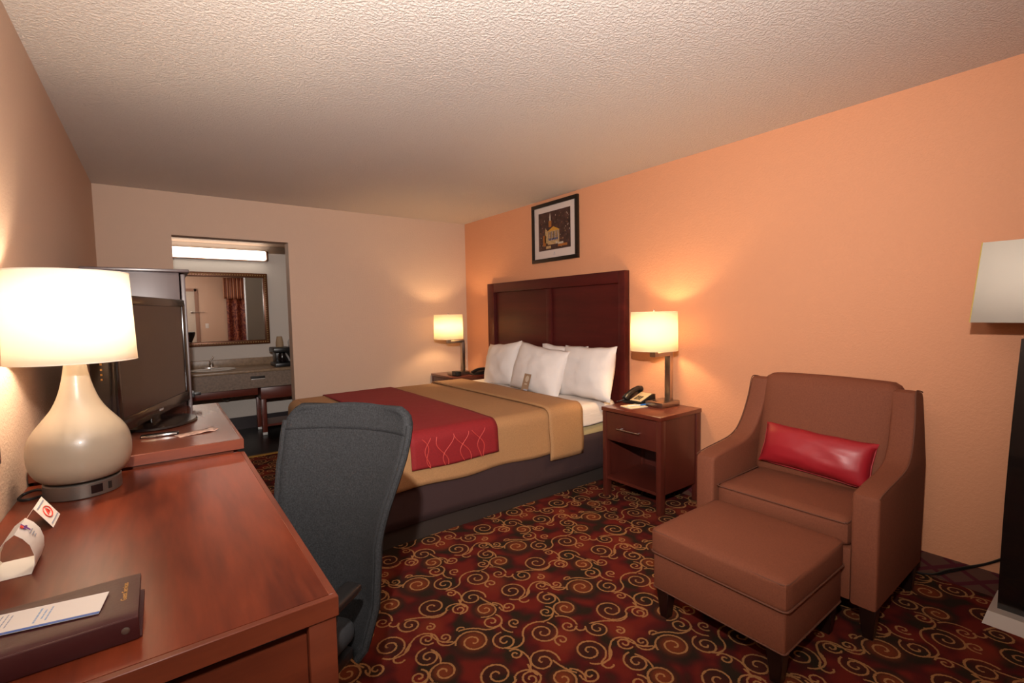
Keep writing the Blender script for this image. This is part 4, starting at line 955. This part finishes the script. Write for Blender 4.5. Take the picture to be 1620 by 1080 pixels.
bm = NB(); tube(bm, [(3.125 - hx1, LY, 1.50), (3.125 + hx1, LY, 1.50)], 0.003); tube(bm, [(3.13, LY, 1.40), (3.13, LY, 1.50)], 0.006); obj('shade_holder', bm, M['steel'], sh)
cdp = smoothpath([(3.195, 0.24, 0.30), (3.235, 0.285, 0.25), (3.258, 0.330, 0.20), (3.262, 0.387, 0.147), (3.262, 0.448, 0.106), (3.262, 0.511, 0.064), (3.258, 0.567, 0.020), (3.25, 0.63, 0.007), (3.255, 0.72, 0.006), (3.262, 0.95, 0.006)], 8)
obj('cord', tube(NB(), cdp, 0.0042, 8), M['black'], t)
obj('cord', tube(NB(), [(p.x + 0.004, p.y + 0.004, max(0.005, p.z - 0.012 - 0.004 * math.sin(i * 0.2))) for i, p in enumerate(cdp[:46])], 0.0035, 8), M['black'], t)

# ------------------------------------------------------------------ desk
DZ0, DZ1, DX, DY0, DY1 = 0.758, 0.796, 0.591, 0.866, 2.046
t = thing('desk', 'cherry red wooden writing desk along the left wall', 'desk', (0.295, 1.456, 0))
obj('desktop', box(NB(), 0.004, DX - 0.014, DY0 + 0.014, DY1, DZ0 + 0.001, DZ1), M['desk_wood'], t, smooth=False)
bm = NB(); box(bm, 0.004, DX, DY0, DY0 + 0.014, DZ0, DZ1 - 0.0004, 0.0012, 1); box(bm, DX - 0.014, DX, DY0 + 0.014, DY1, DZ0, DZ1 - 0.0004, 0.0012, 1); obj('edge_band', bm, M['desk_edge'], t)
for (lx, ly) in ((DX - 0.052, DY0 + 0.005), (DX - 0.052, DY1 - 0.055), (0.006, DY0 + 0.005), (0.006, DY1 - 0.055)):
    obj('leg', box(NB(), lx, lx + 0.048, ly, ly + 0.048, 0.0, DZ0, 0.002), M['desk_edge'], t)
obj('end_panel', box(NB(), 0.054, DX - 0.054, DY0 + 0.016, DY0 + 0.034, 0.06, DZ0 - 0.022), M['desk_edge'], t)
obj('end_panel', box(NB(), 0.054, DX - 0.054, DY1 - 0.04, DY1 - 0.022, 0.06, DZ0 - 0.022), M['desk_edge'], t)
obj('modesty_panel', box(NB(), 0.012, 0.030, DY0 + 0.053, DY1 - 0.055, 0.30, DZ0 - 0.004), M['stand_wood'], t)
obj('apron', box(NB(), DX - 0.045, DX - 0.027, DY0 + 0.053, DY1 - 0.055, DZ0 - 0.07, DZ0 - 0.001), M['desk_edge'], t)

# ------------------------------------------------------------------ dresser
RX, RY0, RY1, RZ = 0.592, 2.053, 3.028, 0.842
t = thing('dresser', 'cherry dresser carrying the television, at the far end of the desk', 'dresser', (0.3, 2.54, 0))
obj('top', box(NB(), 0.004, RX - 0.010, RY0 + 0.010, RY1, RZ - 0.037, RZ), M['dresser_wood'], t, smooth=False)
bm = NB(); box(bm, 0.004, RX, RY0, RY0 + 0.010, RZ - 0.038, RZ - 0.0004, 0.001, 1); box(bm, RX - 0.010, RX, RY0 + 0.010, RY1, RZ - 0.038, RZ - 0.0004, 0.001, 1); obj('edge_band', bm, M['desk_edge'], t)
obj('carcass', box(NB(), 0.014, RX - 0.035, RY0 + 0.012, RY1 - 0.006, 0.05, RZ - 0.038), M['dresser_wood'], t)
obj('plinth', box(NB(), 0.03, RX - 0.06, RY0 + 0.03, RY1 - 0.03, 0, 0.05), M['groove'], t)
for i in range(3):
    for j in range(2):
        y0 = RY0 + 0.02 + j * 0.47; z0 = 0.065 + i * 0.245
        dw = obj('drawer', box(NB(), RX - 0.035, RX - 0.016, y0, y0 + 0.462, z0, z0 + 0.235, 0.002), M['stand_wood'], t)
        bm = NB(); tube(bm, [(RX + 0.004, y0 + 0.15, z0 + 0.12), (RX + 0.004, y0 + 0.31, z0 + 0.12)], 0.005); tube(bm, [(RX + 0.004, y0 + 0.16, z0 + 0.12), (RX - 0.016, y0 + 0.16, z0 + 0.12)], 0.004); tube(bm, [(RX + 0.004, y0 + 0.30, z0 + 0.12), (RX - 0.016, y0 + 0.30, z0 + 0.12)], 0.004)
        obj('handle', bm, M['chrome'], dw, label='chrome bar handle')

# ------------------------------------------------------------------ armoire
t = thing('armoire', 'tall dark cabinet behind the television with a projecting top', 'cabinet', (0.27, 3.4, 0))
KX0, KX1, KY0, KY1, KZ = 0.075, 0.452, 3.052, 3.75, 1.546
obj('body', box(NB(), KX0, KX1, KY0, KY1, 0.0, KZ, 0.002), M['cab_wood'], t)
obj('cornice', box(NB(), KX0 - 0.012, 0.497, KY0 - 0.020, KY1 + 0.01, KZ, KZ + 0.016, 0.004), M['cab_wood'], t)
dr = obj('door', box(NB(), KX1 + 0.006, 0.478, KY0 + 0.002, KY0 + 0.345, 0.05, KZ - 0.008, 0.002), M['cab_wood'], t)
bm = NB(); box(bm, 0.470, 0.520, KY0 + 0.010, KY0 + 0.030, 0.888, 0.905, 0.003); box(bm, 0.478, 0.490, KY0 + 0.006, KY0 + 0.034, 0.88, 0.914, 0.002); obj('handle', bm, M['black'], dr)
dr = obj('door', box(NB(), KX1 + 0.006, 0.478, KY0 + 0.350, KY1 - 0.002, 0.05, KZ - 0.008, 0.002), M['cab_wood'], t)

# ------------------------------------------------------------------ television
ang = math.radians(19.0)
t = thing('television', 'black flat screen television on the dresser, angled towards the bed', 'television', (0.335, 2.60, RZ), -ang)
# local frame: +y runs along the screen away from the camera, +x is the viewing side
LH = 0.375
bm = NB(); box(bm, -0.075, 0.0, -LH, LH, 0.045, 0.560, 0.016, 3); obj('housing', bm, M['black_gloss'], t, world=False)
bm = NB(); x0 = 0.0
box(bm, -0.012, 0.010, -LH, LH, 0.520, 0.558, 0.008, 2); box(bm, -0.012, 0.010, -LH, LH, 0.040, 0.095, 0.008, 2); box(bm, -0.012, 0.010, -LH, -LH + 0.036, 0.06, 0.55, 0.008, 2); box(bm, -0.012, 0.010, LH - 0.036, LH, 0.06, 0.55, 0.008, 2)
bz = obj('bezel', bm, M['black_gloss'], t, world=False)
obj('logo', box(NB(), 0.0100, 0.0112, -0.02, 0.02, 0.060, 0.068), M['plastic_grey'], bz, world=False)
obj('screen', box(NB(), -0.01, 0.004, -LH + 0.034, LH - 0.034, 0.092, 0.522), M['tv_screen'], t, world=False)
bm = NB()
for z in (0.30, 0.28, 0.262, 0.244): box(bm, -0.040, -0.034, -LH - 0.0015, -LH + 0.002, z, z + 0.007)
obj('side_sockets', bm, M['gold_ink'], t, world=False, label='yellow markings by the side sockets')
bm = NB(); lathe(bm, [(0.001, 0.0), (0.150, 0.0), (0.156, 0.005), (0.150, 0.012), (0.06, 0.018), (0.001, 0.018)], (0, 0, 0), 48, cap=False)
for v in bm.verts: v.co.y *= 1.12; v.co.x *= 0.88; v.co.x += 0.0
obj('stand_base', bm, M['black_gloss'], t, world=False)
obj('stand_neck', box(NB(), -0.045, -0.010, -0.05, 0.05, 0.012, 0.10, 0.006), M['black_gloss'], t, world=False)
t = thing('remote_control', 'slim silver and black remote lying in front of the television stand', 'remote control', (0.335, 2.322, RZ), math.radians(-5))
obj('body', box(NB(), -0.062, 0.062, -0.016, 0.016, 0, 0.012, 0.004), M['black_gloss'], t, world=False)
obj('silver_strip', box(NB(), -0.058, 0.056, -0.0172, -0.0150, 0.004, 0.0095, 0.0008), M['chrome'], t, world=False)
t = thing('brochure', 'thin folded brown brochure lying beside the remote on the dresser', 'brochure', (0.455, 2.285, RZ), math.radians(18))
bm = NB(); rows = []
for i in range(9):
    x = -0.07 + 0.14 * i / 8; rows.append([(x, -0.03 + 0.06 * j / 4, 0.0015 + 0.006 * abs(math.sin(i * 0.9 + j * 0.3)) * (i / 8)) for j in range(5)])
grid_faces(bm, rows); bmesh.ops.recalc_face_normals(bm, faces=bm.faces); obj('sheet', bm, M['brochure'], t, world=False, solid=0.0012)

# ------------------------------------------------------------------ desk lamp
lx, ly, lz = 0.149, 1.885, DZ1
t = thing('desk_lamp', 'large taupe gourd shaped lamp with a glowing white drum shade on the desk', 'lamp', (lx, ly, lz))
bs = obj('base', lathe(NB(), [(0.086, 0), (0.089, 0.003), (0.089, 0.040), (0.086, 0.043)], (lx, ly, lz), 64), M['lamp_base'], t, label='pewter base with outlet and switch')
prof = [(0.066, 0.0), (0.092, 0.010), (0.108, 0.030), (0.1165, 0.055), (0.119, 0.085), (0.117, 0.110), (0.1115, 0.132), (0.101, 0.153), (0.087, 0.173), (0.072, 0.193), (0.058, 0.215), (0.047, 0.240), (0.0385, 0.268), (0.032, 0.297), (0.0275, 0.325), (0.0250, 0.345)]
P2 = smoothpath([(r, z, 0) for r, z in prof], 4)
obj('body', lathe(NB(), [(v.x, v.y) for v in P2], (lx, ly, lz + 0.042), 72), M['lamp_body'], t)
obj('neck_ring', lathe(NB(), [(0.0235, 0), (0.0235, 0.030), (0.012, 0.032), (0.012, 0.10)], (lx, ly, lz + 0.386), 32), M['wood_finial'], t, label='honey coloured neck ring')
sh = obj('lamp_shade', lathe(NB(), [(0.1465, 1.186), (0.138, 1.447)], (lx, ly, 0), 96, cap=False), M['shade_desk'], t, solid=0.0015)
for r, z in ((0.1465, 1.187), (0.1385, 1.446)): obj('shade_rim', tube(NB(), [(lx + r * math.cos(a * PI / 40), ly + r * math.sin(a * PI / 40), z) for a in range(80)], 0.0016, 6, True), M['shade_desk'], sh)
bm = NB()
for k in range(3):
    a = k * 2 * PI / 3 + 0.9; tube(bm, [(lx, ly, 1.438), (lx + 0.137 * math.cos(a), ly + 0.137 * math.sin(a), 1.440)], 0.0018, 6)
tube(bm, [(lx, ly, 1.27), (lx, ly, 1.44)], 0.003, 6); obj('spider', bm, M['steel'], sh)
obj('finial', lathe(NB(), [(0.004, 0), (0.010, 0.003), (0.011, 0.010), (0.006, 0.018), (0.001, 0.020)], (lx, ly, 1.438), 20), M['wood_finial'], t)
def on_base(a0, a1, z0, z1, mt, nm, dep=0.002, lab=None):
    b2 = NB(); rows = []
    for r in (0.0885, 0.0890 + dep):
        rows.append([(lx + r * math.cos(a0 + (a1 - a0) * k / 4), ly + r * math.sin(a0 + (a1 - a0) * k / 4), z0) for k in range(5)] + [(lx + r * math.cos(a1 + (a0 - a1) * k / 4), ly + r * math.sin(a1 + (a0 - a1) * k / 4), z1) for k in range(5)])
    vs = grid_faces(b2, rows, close_v=True); b2.faces.new(vs[0]); b2.faces.new(vs[1][::-1]); bmesh.ops.recalc_face_normals(b2, faces=b2.faces)
    return obj(nm, b2, mt, bs, smooth=False, label=lab)
on_base(-1.30, -1.00, lz + 0.012, lz + 0.035, M['black_gloss'], 'outlet'); on_base(-0.82, -0.72, lz + 0.013, lz + 0.034, M['black'], 'switch')
bm = NB(); tube(bm, smoothpath([(lx - 0.08, ly + 0.02, lz + 0.014), (0.045, ly + 0.03, lz + 0.020), (0.016, ly + 0.035, lz + 0.012), (0.010, ly + 0.01, lz + 0.006), (0.03, ly - 0.005, lz + 0.005), (0.058, ly + 0.01, lz + 0.005)], 6), 0.0042, 8)
obj('cord', bm, M['black'], t)
lamp_light('bulb', (lx, ly, 1.305), 14, (1.0, 0.80, 0.58), 0.04, t)

# ------------------------------------------------------------------ wall mirror over the desk (only a corner is in view)
t = thing('desk_mirror', 'burgundy framed mirror on the left wall above the desk, its corner at the left edge', 'mirror', (0.012, 1.32, 0.954))
y0, y1, z0, z1, fw = 0.95, 1.694, 0.954, 1.90, 0.055
bm = NB(); box(bm, 0.001, 0.022, y0, y1, z0, z0 + fw, 0.003); box(bm, 0.001, 0.022, y0, y1, z1 - fw, z1, 0.003); box(bm, 0.001, 0.022, y0, y0 + fw, z0 + fw, z1 - fw, 0.003); box(bm, 0.001, 0.022, y1 - fw, y1, z0 + fw, z1 - fw, 0.003)
obj('frame', bm, M['mirror_frame'], t); obj('mirror_glass', box(NB(), 0.001, 0.010, y0 + fw, y1 - fw, z0 + fw, z1 - fw), M['mirror'], t)

# ------------------------------------------------------------------ things on the desk
t = thing('tent_card', 'small folded white card with a red ellipse mark, nearest to the desk lamp', 'card', (0.085, 1.65, DZ1))
prof = [(0.052, 0.7962), (0.086, 0.852), (0.1185, 0.7962), (0.1178, 0.7962), (0.086, 0.8510), (0.0527, 0.7962)]
def strip_bm(pts, y0, y1, th=0.0006, closed=False):
    b2 = NB(); n = len(pts); rows = []
    nr = []
    for i in range(n):
        a = pts[(i - 1) % n] if (closed or i) else pts[0]; b3 = pts[(i + 1) % n] if (closed or i < n - 1) else pts[-1]
        d = Vector((b3[0] - a[0], b3[1] - a[1])).normalized(); nr.append((-d.y * th, d.x * th))
    for i in range(n):
        p, q = pts[i], (pts[i][0] + nr[i][0], pts[i][1] + nr[i][1]); rows.append([(p[0], y0, p[1]), (p[0], y1, p[1]), (q[0], y1, q[1]), (q[0], y0, q[1])])
    vs = grid_faces(b2, rows, close_u=closed, close_v=True)
    if not closed: b2.faces.new(vs[0]); b2.faces.new(vs[-1][::-1])
    bmesh.ops.recalc_face_normals(b2, faces=b2.faces); return b2
obj('card', strip_bm([(0.1185, 0.7965), (0.086, 0.852), (0.052, 0.7965)], 1.60, 1.70), M['white_paper'], t, ang=20)
# face frame of the right slope: x along -y .. reading direction across the slope
sd = Vector((0.0325, 0, -0.0555)).normalized()
fm = frame_mtx(Vector((0.1023, 1.65, 0.8242)) + Vector((0.0555, 0, 0.0325)).normalized() * 0.0004, Vector((0, 1, 0)), -sd)
fm = frame_mtx(Vector((0.1023, 1.65, 0.8242)) + Vector((0.0555, 0, 0.0325)).normalized() * 0.0013, (0, 1, 0), (-0.0325, 0, 0.0555))
bm = NB(); tube(bm, [(0.027 * math.cos(a * PI / 20), 0.014 * math.sin(a * PI / 20), 0) for a in range(40)], 0.0014, 5, True)
tube(bm, [(-0.012, -0.006, 0), (0.002, 0.008, 0), (0.004, -0.006, 0)], 0.0014, 5); tube(bm, [(0.004, 0.008, 0), (0.014, -0.004, 0)], 0.0014, 5)
bmesh.ops.transform(bm, matrix=fm, verts=bm.verts); obj('red_emblem', bm, M['red_ink'], t)
for yy, w2 in ((0.024, 0.036), (-0.024, 0.040)):
    bm = NB()
    for k in range(9): box(bm, -w2 + k * w2 / 4.5, -w2 + k * w2 / 4.5 + w2 / 6, yy - 0.0016, yy + 0.0016, -0.0004, 0.0004)
    bmesh.ops.transform(bm, matrix=fm, verts=bm.verts); obj('printed_text', bm, M['grey_ink'], t)

t = thing('folded_card', 'arched white paper stand with a purple and red emblem beside the tent card', 'card', (0.09, 1.38, DZ1))
loop = [(0.062, 0.7968), (0.121, 0.7968), (0.127, 0.815), (0.1275, 0.835), (0.1225, 0.856), (0.113, 0.872), (0.101, 0.884), (0.084, 0.870), (0.069, 0.845), (0.060, 0.820), (0.058, 0.803)]
obj('paper_loop', strip_bm(loop, 1.33, 1.43, 0.0008, True), M['white_paper'], t, ang=35)
fm = frame_mtx(Vector((0.1095, 1.378, 0.8800)) , (0, 1, 0), (-0.016, 0, 0.017))
bm = NB(); box(bm, -0.002, 0.003, -0.010, 0.010, -0.0005, 0.0005); box(bm, -0.009, 0.010, -0.002, 0.002, -0.0005, 0.0005); bmesh.ops.transform(bm, matrix=fm, verts=bm.verts); obj('purple_emblem', bm, M['purple_ink'], t)
bm = NB(); box(bm, -0.012, -0.002, 0.003, 0.009, -0.0005, 0.0005); bmesh.ops.transform(bm, matrix=fm, verts=bm.verts); obj('red_emblem', bm, M['red_ink'], t)
fm = frame_mtx(Vector((0.1198, 1.378, 0.8660)), (0, 1, 0), (-0.010, 0, 0.017))
bm = NB()
for k in range(3): box(bm, -0.012 + 0.003 * k, 0.012 - 0.003 * k, 0.004 - k * 0.006, 0.0058 - k * 0.006, -0.0004, 0.0004)
bmesh.ops.transform(bm, matrix=fm, verts=bm.verts); obj('printed_text', bm, M['grey_ink'], t)

t = thing('ring_binder', 'burgundy leatherette ring binder with gold lettering on the near end of the desk', 'binder', (0.182, 1.025, DZ1))
bx0, bx1, by0, by1, bz = 0.040, 0.303, 0.945, 1.112, DZ1
obj('bottom_cover', box(NB(), bx0, bx1 + 0.003, by0 + 0.004, by1, bz, bz + 0.004, 0.0015), M['leather'], t)
obj('spine', box(NB(), bx0, bx1, by0, by0 + 0.006, bz + 0.001, bz + 0.038, 0.0022), M['leather'], t)
def cov(p): return Vector((p.x, p.y, p.z - 0.004 * max(0, (p.y - by0) / (by1 - by0)) - 0.004 * max(0, (0.02 - (p.y - by0)) / 0.02)))
tcv = obj('top_cover', cushion(NB(), bx0, bx1, by0 + 0.001, by1, bz + 0.0345, bz + 0.0410, 0.003, (0, 0, 0), n=14, fn=cov), M['leather'], t)
obj('pages', box(NB(), bx0 + 0.004, bx1 - 0.006, by0 + 0.010, by1 - 0.006, bz + 0.004, bz + 0.033), M['page'], t)
bm = NB(); lathe(bm, [(0.0055, 0), (0.0055, 0.0012), (0.0035, 0.002), (0.001, 0.002)], (0, 0, 0), 20); bmesh.ops.transform(bm, matrix=Matrix.Translation((bx1 - 0.017, by0, bz + 0.021)) @ Matrix.Rotation(PI / 2, 4, 'X'), verts=bm.verts); obj('rivet', bm, M['lamp_base'], t)
zt = bz + 0.0400
bm = text_bm('Guest Services', 0.0115, frame_mtx((0.282, 1.045, zt - 0.0008), (0, 1, 0.004 / -0.167), (-1, 0, 0))); obj('gold_lettering', bm, M['gold_ink'], tcv, smooth=False)
t = thing('leaflet', 'white leaflet with a blue lower edge lying on the burgundy binder', 'leaflet', (0.19, 1.03, zt))
zl = zt + 0.0016
def flat(pts, z0, z1, mt, nm, lab=None):
    b2 = NB(); prism(b2, pts, 'z', z0, z1); return obj(nm, b2, mt, t, smooth=False, label=lab)
A_, B_, C_, E_ = (0.2605, 1.0560), (0.2520, 0.9860), (0.045, 1.0290), (0.052, 1.094)
flat([A_, B_, C_, E_], zl, zl + 0.0006, M['white_paper'], 'sheet')
def lerp(p, q, s): return (p[0] + (q[0] - p[0]) * s, p[1] + (q[1] - p[1]) * s)
flat([lerp(B_, A_, 0.10), B_, C_, lerp(C_, E_, 0.10)], zl + 0.0006, zl + 0.0008, M['blue_ink'], 'blue_band')
def textline(s, a, b2, wd_, mt):
    """row of words across the leaflet at fraction s along its length"""
    p = lerp(lerp(B_, C_, s), lerp(A_, E_, s), a); q = lerp(lerp(B_, C_, s), lerp(A_, E_, s), b2)
    d = Vector((q[0] - p[0], q[1] - p[1])); n_ = Vector((-d.y, d.x)).normalized() * wd_; L = d.length; x = 0; k = 0; b3 = NB(); rg = random.Random(int(s * 1000))
    while x < L - 0.001:
        w2 = min(L - x, 0.003 + rg.random() * 0.006); u0, u1 = x / L, (x + w2) / L
        P_ = [(p[0] + d.x * u + n_.x * sg, p[1] + d.y * u + n_.y * sg) for u, sg in ((u0, -1), (u1, -1), (u1, 1), (u0, 1))]
        prism(b3, P_, 'z', zl + 0.0006, zl + 0.0008); x += w2 + 0.0014
    obj('printed_line', b3, mt, t, smooth=False)
for s, a, b2, w2, mt in ((0.33, 0.25, 0.85, 0.0011, M['lblue_ink']), (0.36, 0.35, 0.75, 0.0011, M['lblue_ink']), (0.395, 0.22, 0.88, 0.0013, M['lblue_ink']), (0.56, 0.3, 0.85, 0.0009, M['grey_ink']), (0.59, 0.2, 0.9, 0.0009, M['grey_ink']), (0.62, 0.25, 0.9, 0.0009, M['grey_ink']), (0.65, 0.2, 0.85, 0.0009, M['grey_ink']), (0.68, 0.2, 0.8, 0.0009, M['grey_ink'])):
    textline(s, a, b2, w2, mt)

# ------------------------------------------------------------------ office chair
U = Vector((0.62, -0.785, 0)).normalized(); N = Vector((-0.785, -0.62, 0)).normalized()
cr_ang = math.atan2(N.y, N.x)
CB = U * (-0.652) + N * (-1.17)      # seat centre on the floor plane
t = thing('office_chair', 'charcoal mesh back office chair pulled up to the desk', 'office chair', (CB.x, CB.y, 0), cr_ang)
# local: +x forward (towards the sitter's knees), y sideways; right edge as seen is +y
def bk(z):      # (forward offset, half width) of the backrest at height z
    K = [(0.385, -0.225, 0.140), (0.41, -0.235, 0.160), (0.50, -0.280, 0.170), (0.58, -0.295, 0.168), (0.66, -0.305, 0.168), (0.76, -0.320, 0.182), (0.86, -0.345, 0.200), (0.95, -0.375, 0.211), (0.99, -0.390, 0.210), (1.015, -0.400, 0.198), (1.030, -0.408, 0.165)]
    for i in range(len(K) - 1):
        if z <= K[i + 1][0]:
            s = (z - K[i][0]) / (K[i + 1][0] - K[i][0]); s2 = s; return [K[i][j] + (K[i + 1][j] - K[i][j]) * s2 for j in (1, 2)]
    return K[-1][1:]
def sh_(z): return 0.022 * min(1, max(0, (z - 0.70) / 0.2))
def back_bm(th, zlo, zhi, nz=34, ny=22, wscale=1.0, front=0.0):
    b2 = NB(); rows = []
    for i in range(nz + 1):
        z = zlo + (zhi - zlo) * i / nz; fo, hw = bk(z); hw *= wscale
        rows.append([(fo + front + 0.055 * abs(v) ** 2.2, v * hw + sh_(z), z) for v in [-1 + 2 * j / ny for j in range(ny + 1)]])
    grid_faces(b2, rows); bmesh.ops.recalc_face_normals(b2, faces=b2.faces); return b2
bk_o = obj('backrest', back_bm(0.02, 0.385, 1.030), M['mesh_fabric'], t, world=False, solid=0.022)
b2 = back_bm(0.01, 0.955, 1.028, 8, 22, 1.0, 0.001); obj('headband', b2, M['mesh_fabric'], bk_o, world=False, solid=0.0228, label='plain charcoal band across the top of the back')
bm = NB(); e = []
for sgn in (-1, 1):
    pts = [(bk(z)[0] + 0.055 + 0.004, sgn * bk(z)[1] + sh_(z), z) for z in [0.385 + 0.6 * i / 24 for i in range(25)]]
    tube(bm, pts, 0.010, 8)
obj('back_edge', bm, M['mesh_fabric'], bk_o, world=False)
bm = NB(); tube(bm, [(bk(0.952)[0] + 0.055 * abs(v) ** 2.2 + 0.0115, v * bk(0.952)[1] + sh_(0.952), 0.952 - 0.012 * (1 - v * v)) for v in [-0.98 + 1.96 * j / 20 for j in range(21)]], 0.0016, 6); obj('seam', bm, M['groove'], bk_o, world=False)
obj('seat', cushion(NB(), -0.200, 0.24, -0.185, 0.132, 0.420, 0.492, 0.036, (0, 0, 0.010), n=14), M['seat_fabric'], t, world=False)
obj('seat_pan', box(NB(), -0.16, 0.20, -0.14, 0.14, 0.402, 0.430, 0.008), M['black'], t, world=False)
bm = NB(); tube(bm, smoothpath([(-0.05, 0, 0.40), (-0.24, 0, 0.39), (-0.345, 0, 0.43), (-0.345, 0, 0.56)], 6), 0.020, 10); obj('back_support', bm, M['black'], t, world=False)
for sgn in (-1, 1):
    bm = NB(); tube(bm, smoothpath([(0.0, sgn * 0.12, 0.41), (0.0, sgn * 0.165, 0.42), (-0.01, sgn * 0.172, 0.52), (-0.03, sgn * 0.172, 0.60)], 6), 0.014, 8); am_ = obj('arm_post', bm, M['black'], t, world=False)
    obj('armrest', cushion(NB(), -0.14, 0.11, sgn * 0.160 - 0.026, sgn * 0.160 + 0.026, 0.598, 0.624, 0.011, n=8), M['black'], am_, world=False)
bm = NB(); tube(bm, [(0, 0, 0.40), (0, 0, 0.22)], 0.026, 16); tube(bm, [(0, 0, 0.24), (0, 0, 0.08)], 0.034, 16); obj('gas_lift', bm, M['black'], t, world=False)
for k in range(5):
    a = k * 2 * PI / 5 + 0.3; ca, sa = math.cos(a), math.sin(a)
    b2 = NB(); tube(b2, [(0.02 * ca, 0.02 * sa, 0.10), (0.28 * ca, 0.28 * sa, 0.072)], [0.022, 0.014], 8); lg = obj('base_spoke', b2, M['black'], t, world=False)
    b2 = NB()
    for off in (-0.014, 0.014): 
        w3 = NB(); lathe(w3, [(0.001, -0.007), (0.026, -0.007), (0.028, 0), (0.026, 0.007), (0.001, 0.007)], (0, 0, 0), 20, cap=False)
        bmesh.ops.transform(w3, matrix=Matrix.Translation((0.28 * ca - sa * off, 0.28 * sa + ca * off, 0.0285)) @ Matrix.Rotation(a, 4, 'Z') @ Matrix.Rotation(PI / 2, 4, 'X'), verts=w3.verts); absorb(b2, w3)
    tube(b2, [(0.28 * ca, 0.28 * sa, 0.03), (0.28 * ca, 0.28 * sa, 0.075)], 0.008, 8); obj('caster', b2, M['black'], lg, world=False)
